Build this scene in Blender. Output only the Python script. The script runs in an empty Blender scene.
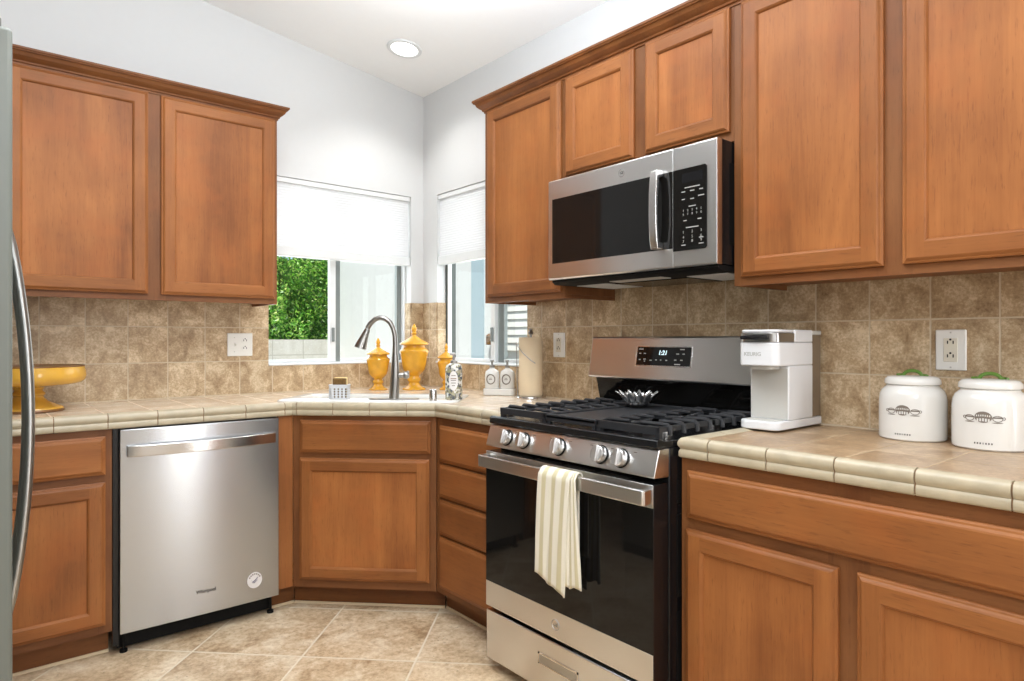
import bpy, bmesh, math, random
from mathutils import Vector, Matrix
random.seed(7)
S = bpy.context.scene
COL = S.collection
R = math.radians
PI = math.pi

# ------------------------------------------------------------------ camera
cam_d = bpy.data.cameras.new('camera')
cam = bpy.data.objects.new('camera', cam_d)
COL.objects.link(cam)
cam.location = (-2.1891, -3.4608, 1.2024)
cam.rotation_euler = (R(90), 0, R(49.959 - 90))
cam_d.sensor_width = 36.0
cam_d.sensor_fit = 'HORIZONTAL'
cam_d.lens = 653.033 / 1024 * 36.0
cam_d.shift_y = -1.1 / 1024
cam_d.clip_start = 0.02
S.camera = cam

# ------------------------------------------------------------------ exposure
S.view_settings.view_transform = 'Standard'
S.view_settings.look = 'None'
S.view_settings.exposure = 0.0
S.view_settings.gamma = 1.0
S.view_settings.use_curve_mapping = False

# ------------------------------------------------------------------ sky and sun
world = bpy.data.worlds.new('sky')
S.world = world
world.use_nodes = True
wn = world.node_tree
wn.nodes.clear()
w_out = wn.nodes.new('ShaderNodeOutputWorld')
w_bg = wn.nodes.new('ShaderNodeBackground')
w_sky = wn.nodes.new('ShaderNodeTexSky')
w_sky.sky_type = 'NISHITA'
w_sky.sun_disc = False
w_sky.sun_elevation = R(55)
w_sky.sun_rotation = R(215)
w_bg.inputs['Strength'].default_value = 0.16
wn.links.new(w_sky.outputs[0], w_bg.inputs['Color'])
wn.links.new(w_bg.outputs[0], w_out.inputs[0])


def lamp(name, kind, energy, loc, rot, size=None, size_y=None, color=(1, 1, 1), **kw):
    d = bpy.data.lights.new(name, kind)
    d.energy = energy
    d.color = color
    if kind == 'AREA':
        d.shape = 'RECTANGLE'
        d.size = size
        d.size_y = size_y or size
    for k, v in kw.items():
        setattr(d, k, v)
    o = bpy.data.objects.new(name, d)
    COL.objects.link(o)
    o.location = loc
    o.rotation_euler = rot
    return o


lamp('sun', 'SUN', 5.3, (-6, -8, 12), (R(30), 0, R(-52)), color=(1, 0.96, 0.9), angle=R(1))
# area lamps on the closed walls: a reflected door, then two added fills
lamp('patio_door_daylight', 'AREA', 42, (-0.26, -5.9, 1.15), (R(90), 0, 0), 0.46, 2.1, (0.97, 0.985, 1))
lamp('rear_fill', 'AREA', 22, (-2.35, -5.9, 1.4), (R(90), 0, 0), 1.3, 1.6, (0.92, 0.96, 1))  # added fill from behind the camera, no window there
lamp('side_fill', 'AREA', 10, (-3.2, -4.2, 1.6), (R(90), 0, R(-90)), 2.2, 1.5, (0.92, 0.96, 1))  # added fill for the cabinet fronts, no window in this wall
# added lamps with no fixture, to fill the room; the recessed can is real
lamp('omni_fill', 'POINT', 76, (-2.2, -4.0, 2.2), (0, 0, 0), color=(0.90, 0.95, 1), shadow_soft_size=0.35)  # added all-round fill, stands for no known fixture
lamp('overhead_fill', 'AREA', 38, (-1.7, -2.3, 2.90), (0, R(7.7), 0), 1.2, 1.2, (0.90, 0.95, 1))  # added downward fill for floor and counters
lamp('upward_fill', 'AREA', 42, (-1.15, -1.75, 2.36), (R(180), 0, 0), 0.8, 0.8, (0.86, 0.93, 1))  # added upward fill to brighten the ceiling, no pendant hangs here
lamp('recessed_can_light', 'SPOT', 24, (-0.384, -0.42, 2.735), (0, 0, 0), color=(1, 0.985, 0.96), spot_size=R(125), spot_blend=0.7, shadow_soft_size=0.08)
# daylight falling in through the two kitchen windows
lamp('window_daylight', 'AREA', 8, (-0.52, 0.20, 1.56), (R(-90), 0, 0), 0.84, 0.98, (0.95, 0.98, 1))
lamp('corner_window_daylight', 'AREA', 7, (0.20, -0.57, 1.56), (R(90), 0, R(90)), 0.80, 0.98, (0.95, 0.98, 1))


# ------------------------------------------------------------------ material helpers
class NT:
    def __init__(s, name):
        s.m = bpy.data.materials.new(name)
        s.m.use_nodes = True
        s.t = s.m.node_tree
        s.t.nodes.clear()
        s.out = s.t.nodes.new('ShaderNodeOutputMaterial')

    def put(s, sock, v):
        if isinstance(v, bpy.types.NodeSocket):
            s.t.links.new(v, sock)
        else:
            if hasattr(sock.default_value, '__len__') and isinstance(v, (tuple, list)) and len(v) == 3 and len(sock.default_value) == 4:
                v = (*v, 1)
            sock.default_value = v

    def n(s, typ, ins=None, **kw):
        nd = s.t.nodes.new('ShaderNode' + typ)
        for k, v in kw.items():
            setattr(nd, k, v)
        for k, v in (ins or {}).items():
            s.put(nd.inputs[k], v)
        return nd

    def math(s, op, a, b=None, c=None):
        nd = s.t.nodes.new('ShaderNodeMath')
        nd.operation = op
        for i, v in enumerate((a, b, c)):
            if v is not None:
                s.put(nd.inputs[i], v)
        return nd.outputs[0]

    def mix(s, f, a, b, mode='MIX'):
        nd = s.t.nodes.new('ShaderNodeMix')
        nd.data_type = 'RGBA'
        nd.blend_type = mode
        s.put(nd.inputs[0], f)
        s.put(nd.inputs[6], a)
        s.put(nd.inputs[7], b)
        return nd.outputs[2]

    def ramp(s, f, stops):
        nd = s.t.nodes.new('ShaderNodeValToRGB')
        cr = nd.color_ramp
        while len(cr.elements) < len(stops):
            cr.elements.new(0.5)
        for e, (p, c) in zip(cr.elements, stops):
            e.position = p
            e.color = (*c, 1) if len(c) == 3 else c
        s.put(nd.inputs[0], f)
        return nd.outputs[0]

    def noise(s, vec, scale, detail=3, rough=0.5, dist=0.0):
        nd = s.n('TexNoise', {'Vector': vec, 'Scale': scale, 'Detail': detail, 'Roughness': rough, 'Distortion': dist})
        return nd.outputs[0]

    def bump(s, h, strength=0.3, dist=0.002):
        return s.n('Bump', {'Height': h, 'Strength': strength, 'Distance': dist}).outputs[0]

    def coord(s):
        return s.t.nodes.new('ShaderNodeTexCoord').outputs['Object']

    def scaled(s, vec, sc, loc=(0, 0, 0)):
        return s.n('Mapping', {'Vector': vec, 'Scale': sc, 'Location': loc}).outputs[0]

    def pbr(s, **ins):
        nd = s.n('BsdfPrincipled')
        for k, v in ins.items():
            s.put(nd.inputs[k.replace('_', ' ')], v)
        s.t.links.new(nd.outputs[0], s.out.inputs[0])
        s.p = nd
        return s.m


def srgb(r, g, b):
    f = lambda c: (c / 255 / 12.92) if c / 255 <= 0.04045 else ((c / 255 + 0.055) / 1.055) ** 2.4
    return (f(r), f(g), f(b))


def plain(name, col, rough=0.5, metal=0.0, mottled=0.04, scale=40, bump=0.0, **kw):
    t = NT(name)
    c = t.coord()
    nz = t.noise(c, scale, 3)
    base = t.mix(nz, tuple(x * (1 - mottled) for x in col), tuple(min(1, x * (1 + mottled)) for x in col))
    ins = {'Base_Color': base, 'Roughness': rough, 'Metallic': metal}
    if bump:
        ins['Normal'] = t.bump(t.noise(c, scale * 4, 4), bump, 0.001)
    ins.update(kw)
    return t.pbr(**ins)


def wood(name, axis, light, dark, rough=0.42):
    t = NT(name)
    c = t.coord()
    inf = t.n('ObjectInfo')
    off = t.n('CombineXYZ', {'X': t.math('MULTIPLY', inf.outputs['Random'], 37.0), 'Y': t.math('MULTIPLY', inf.outputs['Random'], 11.0), 'Z': t.math('MULTIPLY', inf.outputs['Random'], 23.0)}).outputs[0]
    c = t.n('VectorMath', {0: c, 1: off}, operation='ADD').outputs[0]
    big = [7.0, 7.0, 7.0]
    fine = [130.0, 130.0, 130.0]
    big['xyz'.index(axis)] = 0.9
    fine['xyz'.index(axis)] = 5.0
    a = t.noise(t.scaled(c, big), 1.0, 5, 0.55, 0.7)
    b = t.noise(t.scaled(c, fine), 1.0, 3, 0.6)
    blot = t.noise(c, 3.2, 4, 0.55)
    f = t.math('ADD', t.math('MULTIPLY', a, 0.50), t.math('ADD', t.math('MULTIPLY', b, 0.15), t.math('MULTIPLY', blot, 0.30)))
    mid = tuple((x + y) / 2 for x, y in zip(light, dark))
    colr = t.ramp(f, [(0.30, dark), (0.46, mid), (0.62, light)])
    # the odd mineral streak of stained maple
    st = t.noise(t.scaled(c, [v * 2.6 for v in big]), 1.0, 2, 0.5, 0.3)
    streak = t.ramp(st, [(0.66, (0, 0, 0)), (0.80, (1, 1, 1))])
    colr = t.mix(t.math('MULTIPLY', streak, 0.35), colr, tuple(x * 0.55 for x in dark))
    fl = [v * 1.9 for v in fine]
    fl['xyz'.index(axis)] = 26.0
    fleck = t.ramp(t.noise(t.scaled(c, fl), 1.0, 2, 0.5), [(0.60, (0, 0, 0)), (0.72, (1, 1, 1))])
    colr = t.mix(t.math('MULTIPLY', fleck, 0.30), colr, tuple(x * 0.55 for x in dark))
    rd = t.ramp(t.noise(c, 5.5, 3, 0.6), [(0.50, (0, 0, 0)), (0.68, (1, 1, 1))])
    colr = t.mix(t.math('MULTIPLY', rd, 0.30), colr, (light[0] * 0.98, light[1] * 0.76, light[2] * 0.62))
    tone = t.math('ADD', 0.93, t.math('MULTIPLY', inf.outputs['Random'], 0.14))
    colr = t.n('VectorMath', {0: colr, 'Scale': tone}, operation='SCALE').outputs[0]
    return t.pbr(Base_Color=colr, Roughness=t.math('ADD', rough, t.math('MULTIPLY', b, 0.12)), Normal=t.bump(b, 0.05, 0.001), Specular_IOR_Level=0.28)


def tiles(name, axes, pitch, offset, grout_w, cols, grout, rough=0.45, rot=False, mott=9.0, cell=0.25, bump=0.4, pits=True, gloss_grout=0.8):
    """square tiles in grout on the two named axes; rot lays them at 45 degrees"""
    t = NT(name)
    c = t.coord()
    sep = t.n('SeparateXYZ', {0: c})
    if rot:
        u = t.math('MULTIPLY', t.math('ADD', sep.outputs[0], sep.outputs[1]), 0.70710678)
        v = t.math('MULTIPLY', t.math('SUBTRACT', sep.outputs[0], sep.outputs[1]), 0.70710678)
    else:
        u, v = (sep.outputs['xyz'.index(a)] for a in axes)
    ids, ds = [], []
    for q, o, p in ((u, offset[0], pitch[0]), (v, offset[1], pitch[1])):
        k = t.math('DIVIDE', t.math('SUBTRACT', q, o), p)
        ids.append(t.math('FLOOR', k))
        f = t.math('FRACT', k)
        ds.append(t.math('MULTIPLY', t.math('MINIMUM', f, t.math('SUBTRACT', 1.0, f)), p))
    d = t.math('MINIMUM', ds[0], ds[1])
    wob = t.math('MULTIPLY', t.math('SUBTRACT', t.noise(c, 60, 2), 0.5), 0.0022)
    d = t.math('ADD', d, wob)
    mask = t.n('MapRange', {'Value': d, 'From Min': grout_w * 0.35, 'From Max': grout_w * 0.75}).outputs[0]
    cid = t.n('CombineXYZ', {'X': ids[0], 'Y': ids[1]}).outputs[0]
    wn_ = t.n('TexWhiteNoise', {'Vector': cid}, noise_dimensions='3D')
    rnd = wn_.outputs['Value']
    shift = t.n('VectorMath', {0: wn_.outputs['Color'], 'Scale': 20.0}, operation='SCALE').outputs[0]
    cc = t.n('VectorMath', {0: c, 1: shift}, operation='ADD').outputs[0]
    n1 = t.noise(cc, mott, 6, 0.62, 0.6)
    n2 = t.noise(cc, mott * 9, 4, 0.7)
    f = t.math('ADD', t.math('MULTIPLY', n1, 0.60), t.math('MULTIPLY', n2, 0.40))
    colr = t.ramp(f, [(0.36, cols[0]), (0.5, cols[1]), (0.62, cols[2])])
    tone = t.math('ADD', 1.0 - cell / 2, t.math('MULTIPLY', rnd, cell))
    colr = t.n('VectorMath', {0: colr, 'Scale': tone}, operation='SCALE').outputs[0]
    if pits:
        pt = t.ramp(t.noise(cc, mott * 14, 2, 0.5), [(0.27, (1, 1, 1)), (0.34, (0, 0, 0))])
        colr = t.mix(t.math('MULTIPLY', pt, 0.5), colr, tuple(x * 0.6 for x in cols[0]))
    rust = t.ramp(t.noise(cc, mott * 2.2, 5, 0.7), [(0.56, (0, 0, 0)), (0.70, (1, 1, 1))])
    colr = t.mix(t.math('MULTIPLY', rust, 0.45), colr, (cols[0][0] * 1.06, cols[0][1] * 0.98, cols[0][2] * 0.86))
    colr = t.mix(mask, grout, colr)
    h = t.math('ADD', mask, t.math('MULTIPLY', f, 0.25))
    rg = t.math('ADD', gloss_grout, t.math('MULTIPLY', mask, rough - gloss_grout))
    return t.pbr(Base_Color=colr, Roughness=rg, Normal=t.bump(h, bump, 0.0025))


def steel(name, col=(0.45, 0.462, 0.475), rough=0.30, aniso=0.75, grain='x', rotv=0.25):
    t = NT(name)
    c = t.coord()
    sc = [900.0, 900.0, 900.0]
    sc['xyz'.index(grain)] = 6.0
    nz = t.noise(t.scaled(c, sc), 1.0, 2)
    base = t.mix(nz, tuple(x * 0.985 for x in col), tuple(x * 1.015 for x in col))
    tan = t.n('Tangent', direction_type='RADIAL', axis='Z')
    return t.pbr(Base_Color=base, Metallic=1.0, Roughness=t.math('ADD', rough - 0.01, t.math('MULTIPLY', nz, 0.02)), Anisotropic=aniso, Anisotropic_Rotation=rotv, Tangent=tan.outputs[0])


W_L = srgb(172, 110, 60)
W_D = srgb(116, 66, 32)
M = {}
M['wood_v'] = wood('stained maple upright grain', 'z', tuple(x * 0.92 for x in W_L), tuple(x * 0.92 for x in W_D))
M['wood_h'] = wood('stained maple level grain', 'x', tuple(x * 0.88 for x in W_L), tuple(x * 0.86 for x in W_D))
M['wood_panel'] = wood('stained maple panel', 'z', tuple(x * 1.06 for x in W_L), tuple(x * 1.05 for x in W_D))
M['wood_frame'] = wood('stained maple frame', 'z', tuple(x * k_ for x, k_ in zip(W_L, (0.62, 0.66, 0.78))), tuple(x * k_ for x, k_ in zip(W_D, (0.62, 0.66, 0.78))))
M['wood_frame_h'] = wood('stained maple frame rail', 'x', tuple(x * k_ for x, k_ in zip(W_L, (0.62, 0.66, 0.78))), tuple(x * k_ for x, k_ in zip(W_D, (0.62, 0.66, 0.78))))
M['wood_dark'] = wood('stained maple crown', 'x', tuple(x * 0.62 for x in W_L), tuple(x * 0.6 for x in W_D))
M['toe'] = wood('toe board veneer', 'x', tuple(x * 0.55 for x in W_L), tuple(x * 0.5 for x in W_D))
M['wall'] = plain('painted wall', srgb(211, 212, 212), 0.85, mottled=0.012, scale=30, bump=0.08)
M['wall_darkened'] = plain('tan wall darkened for reflections', srgb(126, 116, 104), 0.85, mottled=0.012, scale=30, bump=0.08)  # unseen walls darkened so the steel mirrors less brightness
M['ceiling'] = plain('painted ceiling', srgb(244, 244, 243), 0.9, mottled=0.01, scale=25, bump=0.1)
BT = (srgb(146, 118, 86), srgb(186, 160, 125), srgb(222, 202, 170))
BG = srgb(206, 190, 164)
M['tile_back'] = tiles('backsplash tile', 'xz', (0.1668, 0.170), (-0.939, 0.922), 0.0042, BT, BG, mott=13.0, cell=0.2)
M['tile_side'] = tiles('backsplash tile', 'yz', (0.1688, 0.170), (-1.093, 0.922), 0.0042, BT, BG, mott=13.0, cell=0.2)
M['counter_daylit'] = tiles('counter tile', 'xy', (0.1670, 0.1670), (-1.107, -0.5785), 0.0042, (srgb(206, 182, 156), srgb(226, 206, 182), srgb(238, 224, 204)), srgb(190, 168, 142), rough=0.16, cell=0.1, mott=7)  # same tile lightened, window brightness put into its colour
M['counter_dimmed'] = tiles('counter tile', 'xy', (0.1690, 0.1700), (-0.5785, -2.433), 0.0042, (srgb(140, 112, 84), srgb(168, 139, 107), srgb(190, 164, 132)), srgb(184, 163, 134), rough=0.32, cell=0.12, mott=7)  # darker copy of the tile, offsetting the strong overhead lamp
M['edge_tile'] = plain('cream edge tile', srgb(180, 168, 143), 0.38, mottled=0.24, scale=22, bump=0.06)
M['edge_grout'] = plain('edge grout', srgb(140, 112, 84), 0.85)
M['floor'] = tiles('stone floor tile', 'xy', (0.437, 0.437), (-1.597, -0.108), 0.007, (srgb(158, 128, 94), srgb(206, 180, 146), srgb(230, 212, 184)), srgb(222, 208, 184), rough=0.42, rot=True, mott=5.0, cell=0.12, bump=0.3)
M['caulk'] = plain('cream caulk', srgb(222, 202, 170), 0.7)
M['steel'] = steel('brushed stainless steel', rough=0.26)
M['steel_warm'] = steel('brushed stainless range steel', (0.70, 0.69, 0.68), 0.28)
M['steel_dark'] = steel('brushed steel trim', (0.42, 0.41, 0.40), 0.28)
M['steel_bright'] = steel('polished steel', (0.68, 0.67, 0.66), 0.22, 0.2)
M['nickel'] = steel('brushed nickel', (0.33, 0.32, 0.305), 0.30, 0.3, 'z')
M['black'] = plain('black enamel', (0.008, 0.008, 0.009), 0.22, Specular_IOR_Level=0.35)
M['black_matte'] = plain('matt black', (0.006, 0.006, 0.006), 0.6, Specular_IOR_Level=0.15)
M['iron'] = plain('cast iron', (0.022, 0.023, 0.026), 0.45, bump=0.15, scale=120)
M['black_glass'] = plain('black glass', (0.008, 0.0075, 0.007), 0.04, mottled=0.0, Specular_IOR_Level=0.28)
M['white_gloss'] = plain('white glazed ceramic', srgb(224, 222, 217), 0.15, mottled=0.01)
M['white_plastic'] = plain('white plastic', srgb(226, 227, 229), 0.3, mottled=0.01)
M['outlet'] = plain('outlet plate', srgb(238, 237, 232), 0.35, mottled=0.01)
M['outlet_cream'] = plain('outlet face', srgb(226, 220, 204), 0.35, mottled=0.01)
M['slot'] = plain('dark slot', (0.02, 0.018, 0.015), 0.6)
M['grey_plastic'] = plain('grey plastic', srgb(196, 194, 188), 0.4, mottled=0.02)
M['vinyl'] = plain('white vinyl', srgb(222, 224, 224), 0.35, mottled=0.01)
M['vinyl_grey'] = plain('grey aluminium', srgb(122, 128, 126), 0.35, mottled=0.02)
M['vinyl_dark'] = plain('dark green grey frame', srgb(64, 70, 66), 0.4, mottled=0.02)
M['yellow'] = plain('yellow glazed ceramic', srgb(216, 158, 46), 0.16, mottled=0.30, scale=22)
M['yellow_dark'] = plain('ochre glazed ceramic', srgb(204, 156, 62), 0.16, mottled=0.25, scale=12)
M['glaze_brown'] = plain('worn brown glaze', srgb(120, 78, 30), 0.4, mottled=0.2)
M['green'] = plain('green glaze', srgb(98, 132, 58), 0.25, mottled=0.15)
M['print'] = plain('black print', (0.03, 0.028, 0.026), 0.5)
M['print_grey'] = plain('grey print', srgb(176, 176, 172), 0.5)
M['print_white'] = plain('white print', srgb(160, 160, 156), 0.5)
M['print_brown'] = plain('sepia print', srgb(122, 112, 102), 0.5)
M['navy'] = plain('navy print', srgb(60, 66, 110), 0.5)
M['paper'] = plain('paper towel', srgb(226, 206, 174), 0.9, mottled=0.03, bump=0.25, scale=60)
M['card'] = plain('cardboard', srgb(170, 130, 90), 0.8)
M['sponge'] = plain('scrubbing sponge', srgb(112, 84, 44), 0.95, mottled=0.5, scale=160, bump=0.6)
M['sponge_pale'] = plain('pale sponge', srgb(230, 206, 150), 0.95, mottled=0.1, scale=160, bump=0.5)
M['fridge'] = plain('grey green fridge side', srgb(100, 104, 97), 0.45, mottled=0.03)
M['fridge_edge'] = steel('fridge door steel', (0.36, 0.365, 0.355), 0.32, 0.4)
M['filter'] = plain('grease filter mesh', srgb(205, 206, 206), 0.55, mottled=0.35, scale=500, bump=0.4)
M['tank'] = plain('smoky water tank', srgb(120, 104, 86), 0.12, mottled=0.05)
M['sticker'] = plain('white sticker', srgb(226, 222, 220), 0.4)
M['stucco'] = plain('white stucco', srgb(226, 228, 226), 0.95, mottled=0.06, scale=18, bump=0.9)
M['siding'] = plain('white siding', srgb(222, 222, 216), 0.7, mottled=0.03)
M['downspout'] = plain('grey green downspout', srgb(176, 190, 178), 0.5)
M['blue_band'] = plain('pale blue band', srgb(176, 196, 206), 0.15)
M['lantern'] = plain('brown lantern metal', srgb(120, 84, 44), 0.5)
M['block'] = tiles('pale block wall', 'xz', (0.40, 0.20), (0.0, 0.0), 0.012, (srgb(196, 194, 184), srgb(208, 207, 199), srgb(218, 217, 210)), srgb(184, 182, 172), rough=0.9, cell=0.06, pits=False, mott=4)
M['ground'] = plain('gravel ground', srgb(170, 160, 146), 0.95, mottled=0.15, scale=12)
M['core'] = plain('hedge core', srgb(52, 98, 28), 0.9)


def m_leaf():
    t = NT('hedge leaf')
    g = t.n('NewGeometry')
    colr = t.ramp(g.outputs['Random Per Island'], [(0.0, srgb(62, 128, 34)), (0.45, srgb(112, 182, 52)), (0.8, srgb(170, 218, 88)), (1.0, srgb(222, 240, 150))])
    d = t.n('BsdfDiffuse', {'Color': colr})
    tr = t.n('BsdfTranslucent', {'Color': colr})
    gl = t.n('BsdfGlossy', {'Color': (1, 1, 1, 1), 'Roughness': 0.35})
    a = t.n('MixShader', {0: 0.3, 1: d.outputs[0], 2: tr.outputs[0]})
    b = t.n('MixShader', {0: 0.05, 1: a.outputs[0], 2: gl.outputs[0]})
    t.t.links.new(b.outputs[0], t.out.inputs[0])
    return t.m


def m_shade():
    t = NT('white cellular shade cloth')
    c = t.coord()
    nz = t.noise(c, 300, 2)
    colr = t.mix(nz, srgb(232, 233, 234), srgb(240, 240, 241))
    d = t.n('BsdfDiffuse', {'Color': colr})
    tr = t.n('BsdfTranslucent', {'Color': colr})
    a = t.n('MixShader', {0: 0.36, 1: d.outputs[0], 2: tr.outputs[0]})
    t.t.links.new(a.outputs[0], t.out.inputs[0])
    return t.m


def m_glass():
    t = NT('window glass')
    nz = t.noise(t.coord(), 3, 2)
    colr = t.mix(nz, (0.95, 0.97, 0.96), (0.97, 0.985, 0.98))
    tr = t.n('BsdfTransparent', {'Color': colr})
    gl = t.n('BsdfGlossy', {'Color': (1, 1, 1, 1), 'Roughness': 0.02})
    a = t.n('MixShader', {0: 0.015, 1: tr.outputs[0], 2: gl.outputs[0]})
    t.t.links.new(a.outputs[0], t.out.inputs[0])
    return t.m


def m_towel():
    t = NT('striped towel cloth')
    c = t.coord()
    sx = t.n('SeparateXYZ', {0: t.n('UVMap').outputs[0]}).outputs[0]
    f = t.math('FRACT', t.math('MULTIPLY', sx, 3.2))
    stripe = t.ramp(f, [(0.0, srgb(238, 233, 218)), (0.42, srgb(236, 231, 214)), (0.50, srgb(206, 196, 158)), (0.82, srgb(204, 194, 156)), (0.90, srgb(238, 233, 218))])
    weave = t.noise(c, 420, 2)
    colr = t.mix(t.math('MULTIPLY', weave, 0.25), stripe, srgb(190, 184, 160))
    return t.pbr(Base_Color=colr, Roughness=0.95, Normal=t.bump(weave, 0.5, 0.002), Sheen_Weight=0.2)


def m_emit(name, col, s):
    t = NT(name)
    nz = t.noise(t.coord(), 8, 1)
    colr = t.mix(nz, col, tuple(x * 0.98 for x in col))
    e = t.n('Emission', {'Color': colr, 'Strength': s})
    t.t.links.new(e.outputs[0], t.out.inputs[0])
    return t.m


def m_bottle():
    t = NT('floral printed bottle')
    c = t.coord()
    v = t.n('TexVoronoi', {'Vector': c, 'Scale': 95.0})
    colr = t.ramp(t.n('SeparateXYZ', {0: v.outputs['Color']}).outputs[0], [(0.0, srgb(84, 88, 98)), (0.22, srgb(84, 88, 98)), (0.25, srgb(150, 148, 116)), (0.42, srgb(150, 148, 116)), (0.46, srgb(214, 214, 208)), (0.74, srgb(226, 224, 216)), (0.8, srgb(110, 110, 102)), (1.0, srgb(186, 178, 150))])
    for e in ():
        pass
    return t.pbr(Base_Color=colr, Roughness=0.25)


M['leaf'] = m_leaf()
M['shade'] = m_shade()
M['glass'] = m_glass()
M['towel'] = m_towel()
M['can_glow'] = m_emit('lit lens', (1, 0.97, 0.92), 4.0)
M['digit'] = m_emit('lit clock digits', (0.75, 0.95, 1.0), 1.6)
M['floral'] = m_bottle()


# ------------------------------------------------------------------ mesh helpers
class MB:
    def __init__(s):
        s.v, s.f, s.m, s.uv = [], [], [], {}

    def add(s, vs, fs, mi=0):
        o = len(s.v)
        s.v += [tuple(p) for p in vs]
        s.f += [tuple(i + o for i in f) for f in fs]
        s.m += [mi] * len(fs)
        return s

    def box(s, x0, x1, y0, y1, z0, z1, mi=0):
        x0, x1 = sorted((x0, x1)); y0, y1 = sorted((y0, y1)); z0, z1 = sorted((z0, z1))
        vs = [(x, y, z) for z in (z0, z1) for y in (y0, y1) for x in (x0, x1)]
        return s.add(vs, [(0, 2, 3, 1), (4, 5, 7, 6), (0, 1, 5, 4), (2, 6, 7, 3), (0, 4, 6, 2), (1, 3, 7, 5)], mi)

    def prism(s, poly, a0, a1, axis, mi=0):
        """poly in the two other axes (cyclic order y,z / x,z / x,y), extruded along axis from a0 to a1"""
        n = len(poly)
        def P(p, a):
            return {'x': (a, p[0], p[1]), 'y': (p[0], a, p[1]), 'z': (p[0], p[1], a)}[axis]
        vs = [P(p, a0) for p in poly] + [P(p, a1) for p in poly]
        fs = [tuple(range(n)), tuple(range(2 * n - 1, n - 1, -1))] + [(i, (i + 1) % n, n + (i + 1) % n, n + i) for i in range(n)]
        return s.add(vs, fs, mi)

    def lathe(s, prof, seg=32, cx=0, cy=0, mi=0, sx=1, sy=1):
        n = len(prof)
        vs = []
        for k in range(seg):
            a = 2 * PI * k / seg
            for r, z in prof:
                vs.append((cx + sx * r * math.cos(a), cy + sy * r * math.sin(a), z))
        fs = []
        for k in range(seg):
            k2 = (k + 1) % seg
            for i in range(n - 1):
                fs.append((k * n + i, k2 * n + i, k2 * n + i + 1, k * n + i + 1))
        if prof[0][0] > 1e-6:
            fs.append(tuple(k * n for k in range(seg))[::-1])
        if prof[-1][0] > 1e-6:
            fs.append(tuple(k * n + n - 1 for k in range(seg)))
        return s.add(vs, fs, mi)

    def tube(s, pts, r, seg=10, mi=0, flat=None):
        """round tube through pts; r a number or list; flat scales the second cross axis"""
        pts = [Vector(p) for p in pts]
        n = len(pts)
        rs = r if isinstance(r, (list, tuple)) else [r] * n
        T = [(pts[min(i + 1, n - 1)] - pts[max(i - 1, 0)]).normalized() for i in range(n)]
        up = Vector((0, 0, 1)) if abs(T[0].z) < 0.9 else Vector((0, 1, 0))
        u = T[0].cross(up).normalized()
        vs = []
        for i in range(n):
            u = (u - T[i] * u.dot(T[i])).normalized()
            w = T[i].cross(u)
            for k in range(seg):
                a = 2 * PI * k / seg
                vs.append(pts[i] + u * (rs[i] * math.cos(a)) + w * (rs[i] * (flat or 1) * math.sin(a)))
        fs = [(i * seg + k, i * seg + (k + 1) % seg, (i + 1) * seg + (k + 1) % seg, (i + 1) * seg + k) for i in range(n - 1) for k in range(seg)]
        fs += [tuple(range(seg))[::-1], tuple((n - 1) * seg + k for k in range(seg))]
        return s.add(vs, fs, mi)

    def sweep(s, path, prof, mi=0, caps=True, d0=None, d1=None):
        """profile (out, z) swept along an xy path; out is to the right of travel"""
        pts = [Vector(p) for p in path]
        n = len(pts)
        m = len(prof)
        vs = []
        for i in range(n):
            if i == 0:
                d = d0 or (pts[1] - pts[0]).normalized()
                off = Vector((d[1], -d[0]))
            elif i == n - 1:
                d = d1 or (pts[-1] - pts[-2]).normalized()
                off = Vector((d[1], -d[0]))
            else:
                a = (pts[i] - pts[i - 1]).normalized()
                b = (pts[i + 1] - pts[i]).normalized()
                na, nb = Vector((a.y, -a.x)), Vector((b.y, -b.x))
                off = (na + nb) / (1 + na.dot(nb))
            for o, z in prof:
                vs.append((pts[i].x + off[0] * o, pts[i].y + off[1] * o, z))
        fs = [(i * m + k, i * m + (k + 1) % m, (i + 1) * m + (k + 1) % m, (i + 1) * m + k) for i in range(n - 1) for k in range(m)]
        if caps:
            fs += [tuple(range(m)), tuple((n - 1) * m + k for k in range(m))[::-1]]
        return s.add(vs, fs, mi)

    def grid(s, fn, nu, nv, mi=0, uvs=True):
        o = len(s.v)
        vs = [fn(i / nu, j / nv) for j in range(nv + 1) for i in range(nu + 1)]
        fs = [(j * (nu + 1) + i, j * (nu + 1) + i + 1, (j + 1) * (nu + 1) + i + 1, (j + 1) * (nu + 1) + i) for j in range(nv) for i in range(nu)]
        s.add(vs, fs, mi)
        for j in range(nv + 1):
            for i in range(nu + 1):
                s.uv[o + j * (nu + 1) + i] = (i / nu, j / nv)
        return s

    def build(s, name, mats, parent=None, bevel=0, seg=2, smooth=35, fix=True, loc=None):
        me = bpy.data.meshes.new(name)
        me.from_pydata(s.v, [], s.f)
        for mt in (mats if isinstance(mats, (list, tuple)) else [mats]):
            me.materials.append(M[mt] if isinstance(mt, str) else mt)
        me.polygons.foreach_set('material_index', s.m)
        if s.uv:
            ul = me.uv_layers.new(name='UVMap')
            for lp in me.loops:
                ul.data[lp.index].uv = s.uv.get(lp.vertex_index, (0, 0))
        if fix:
            bm = bmesh.new()
            bm.from_mesh(me)
            bmesh.ops.recalc_face_normals(bm, faces=bm.faces)
            bm.to_mesh(me)
            bm.free()
        if smooth:
            me.polygons.foreach_set('use_smooth', [True] * len(me.polygons))
            me.set_sharp_from_angle(angle=R(smooth))
        me.update()
        o = bpy.data.objects.new(name, me)
        COL.objects.link(o)
        if parent is not None:
            o.parent = parent
        if loc:
            o.location = loc
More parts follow.
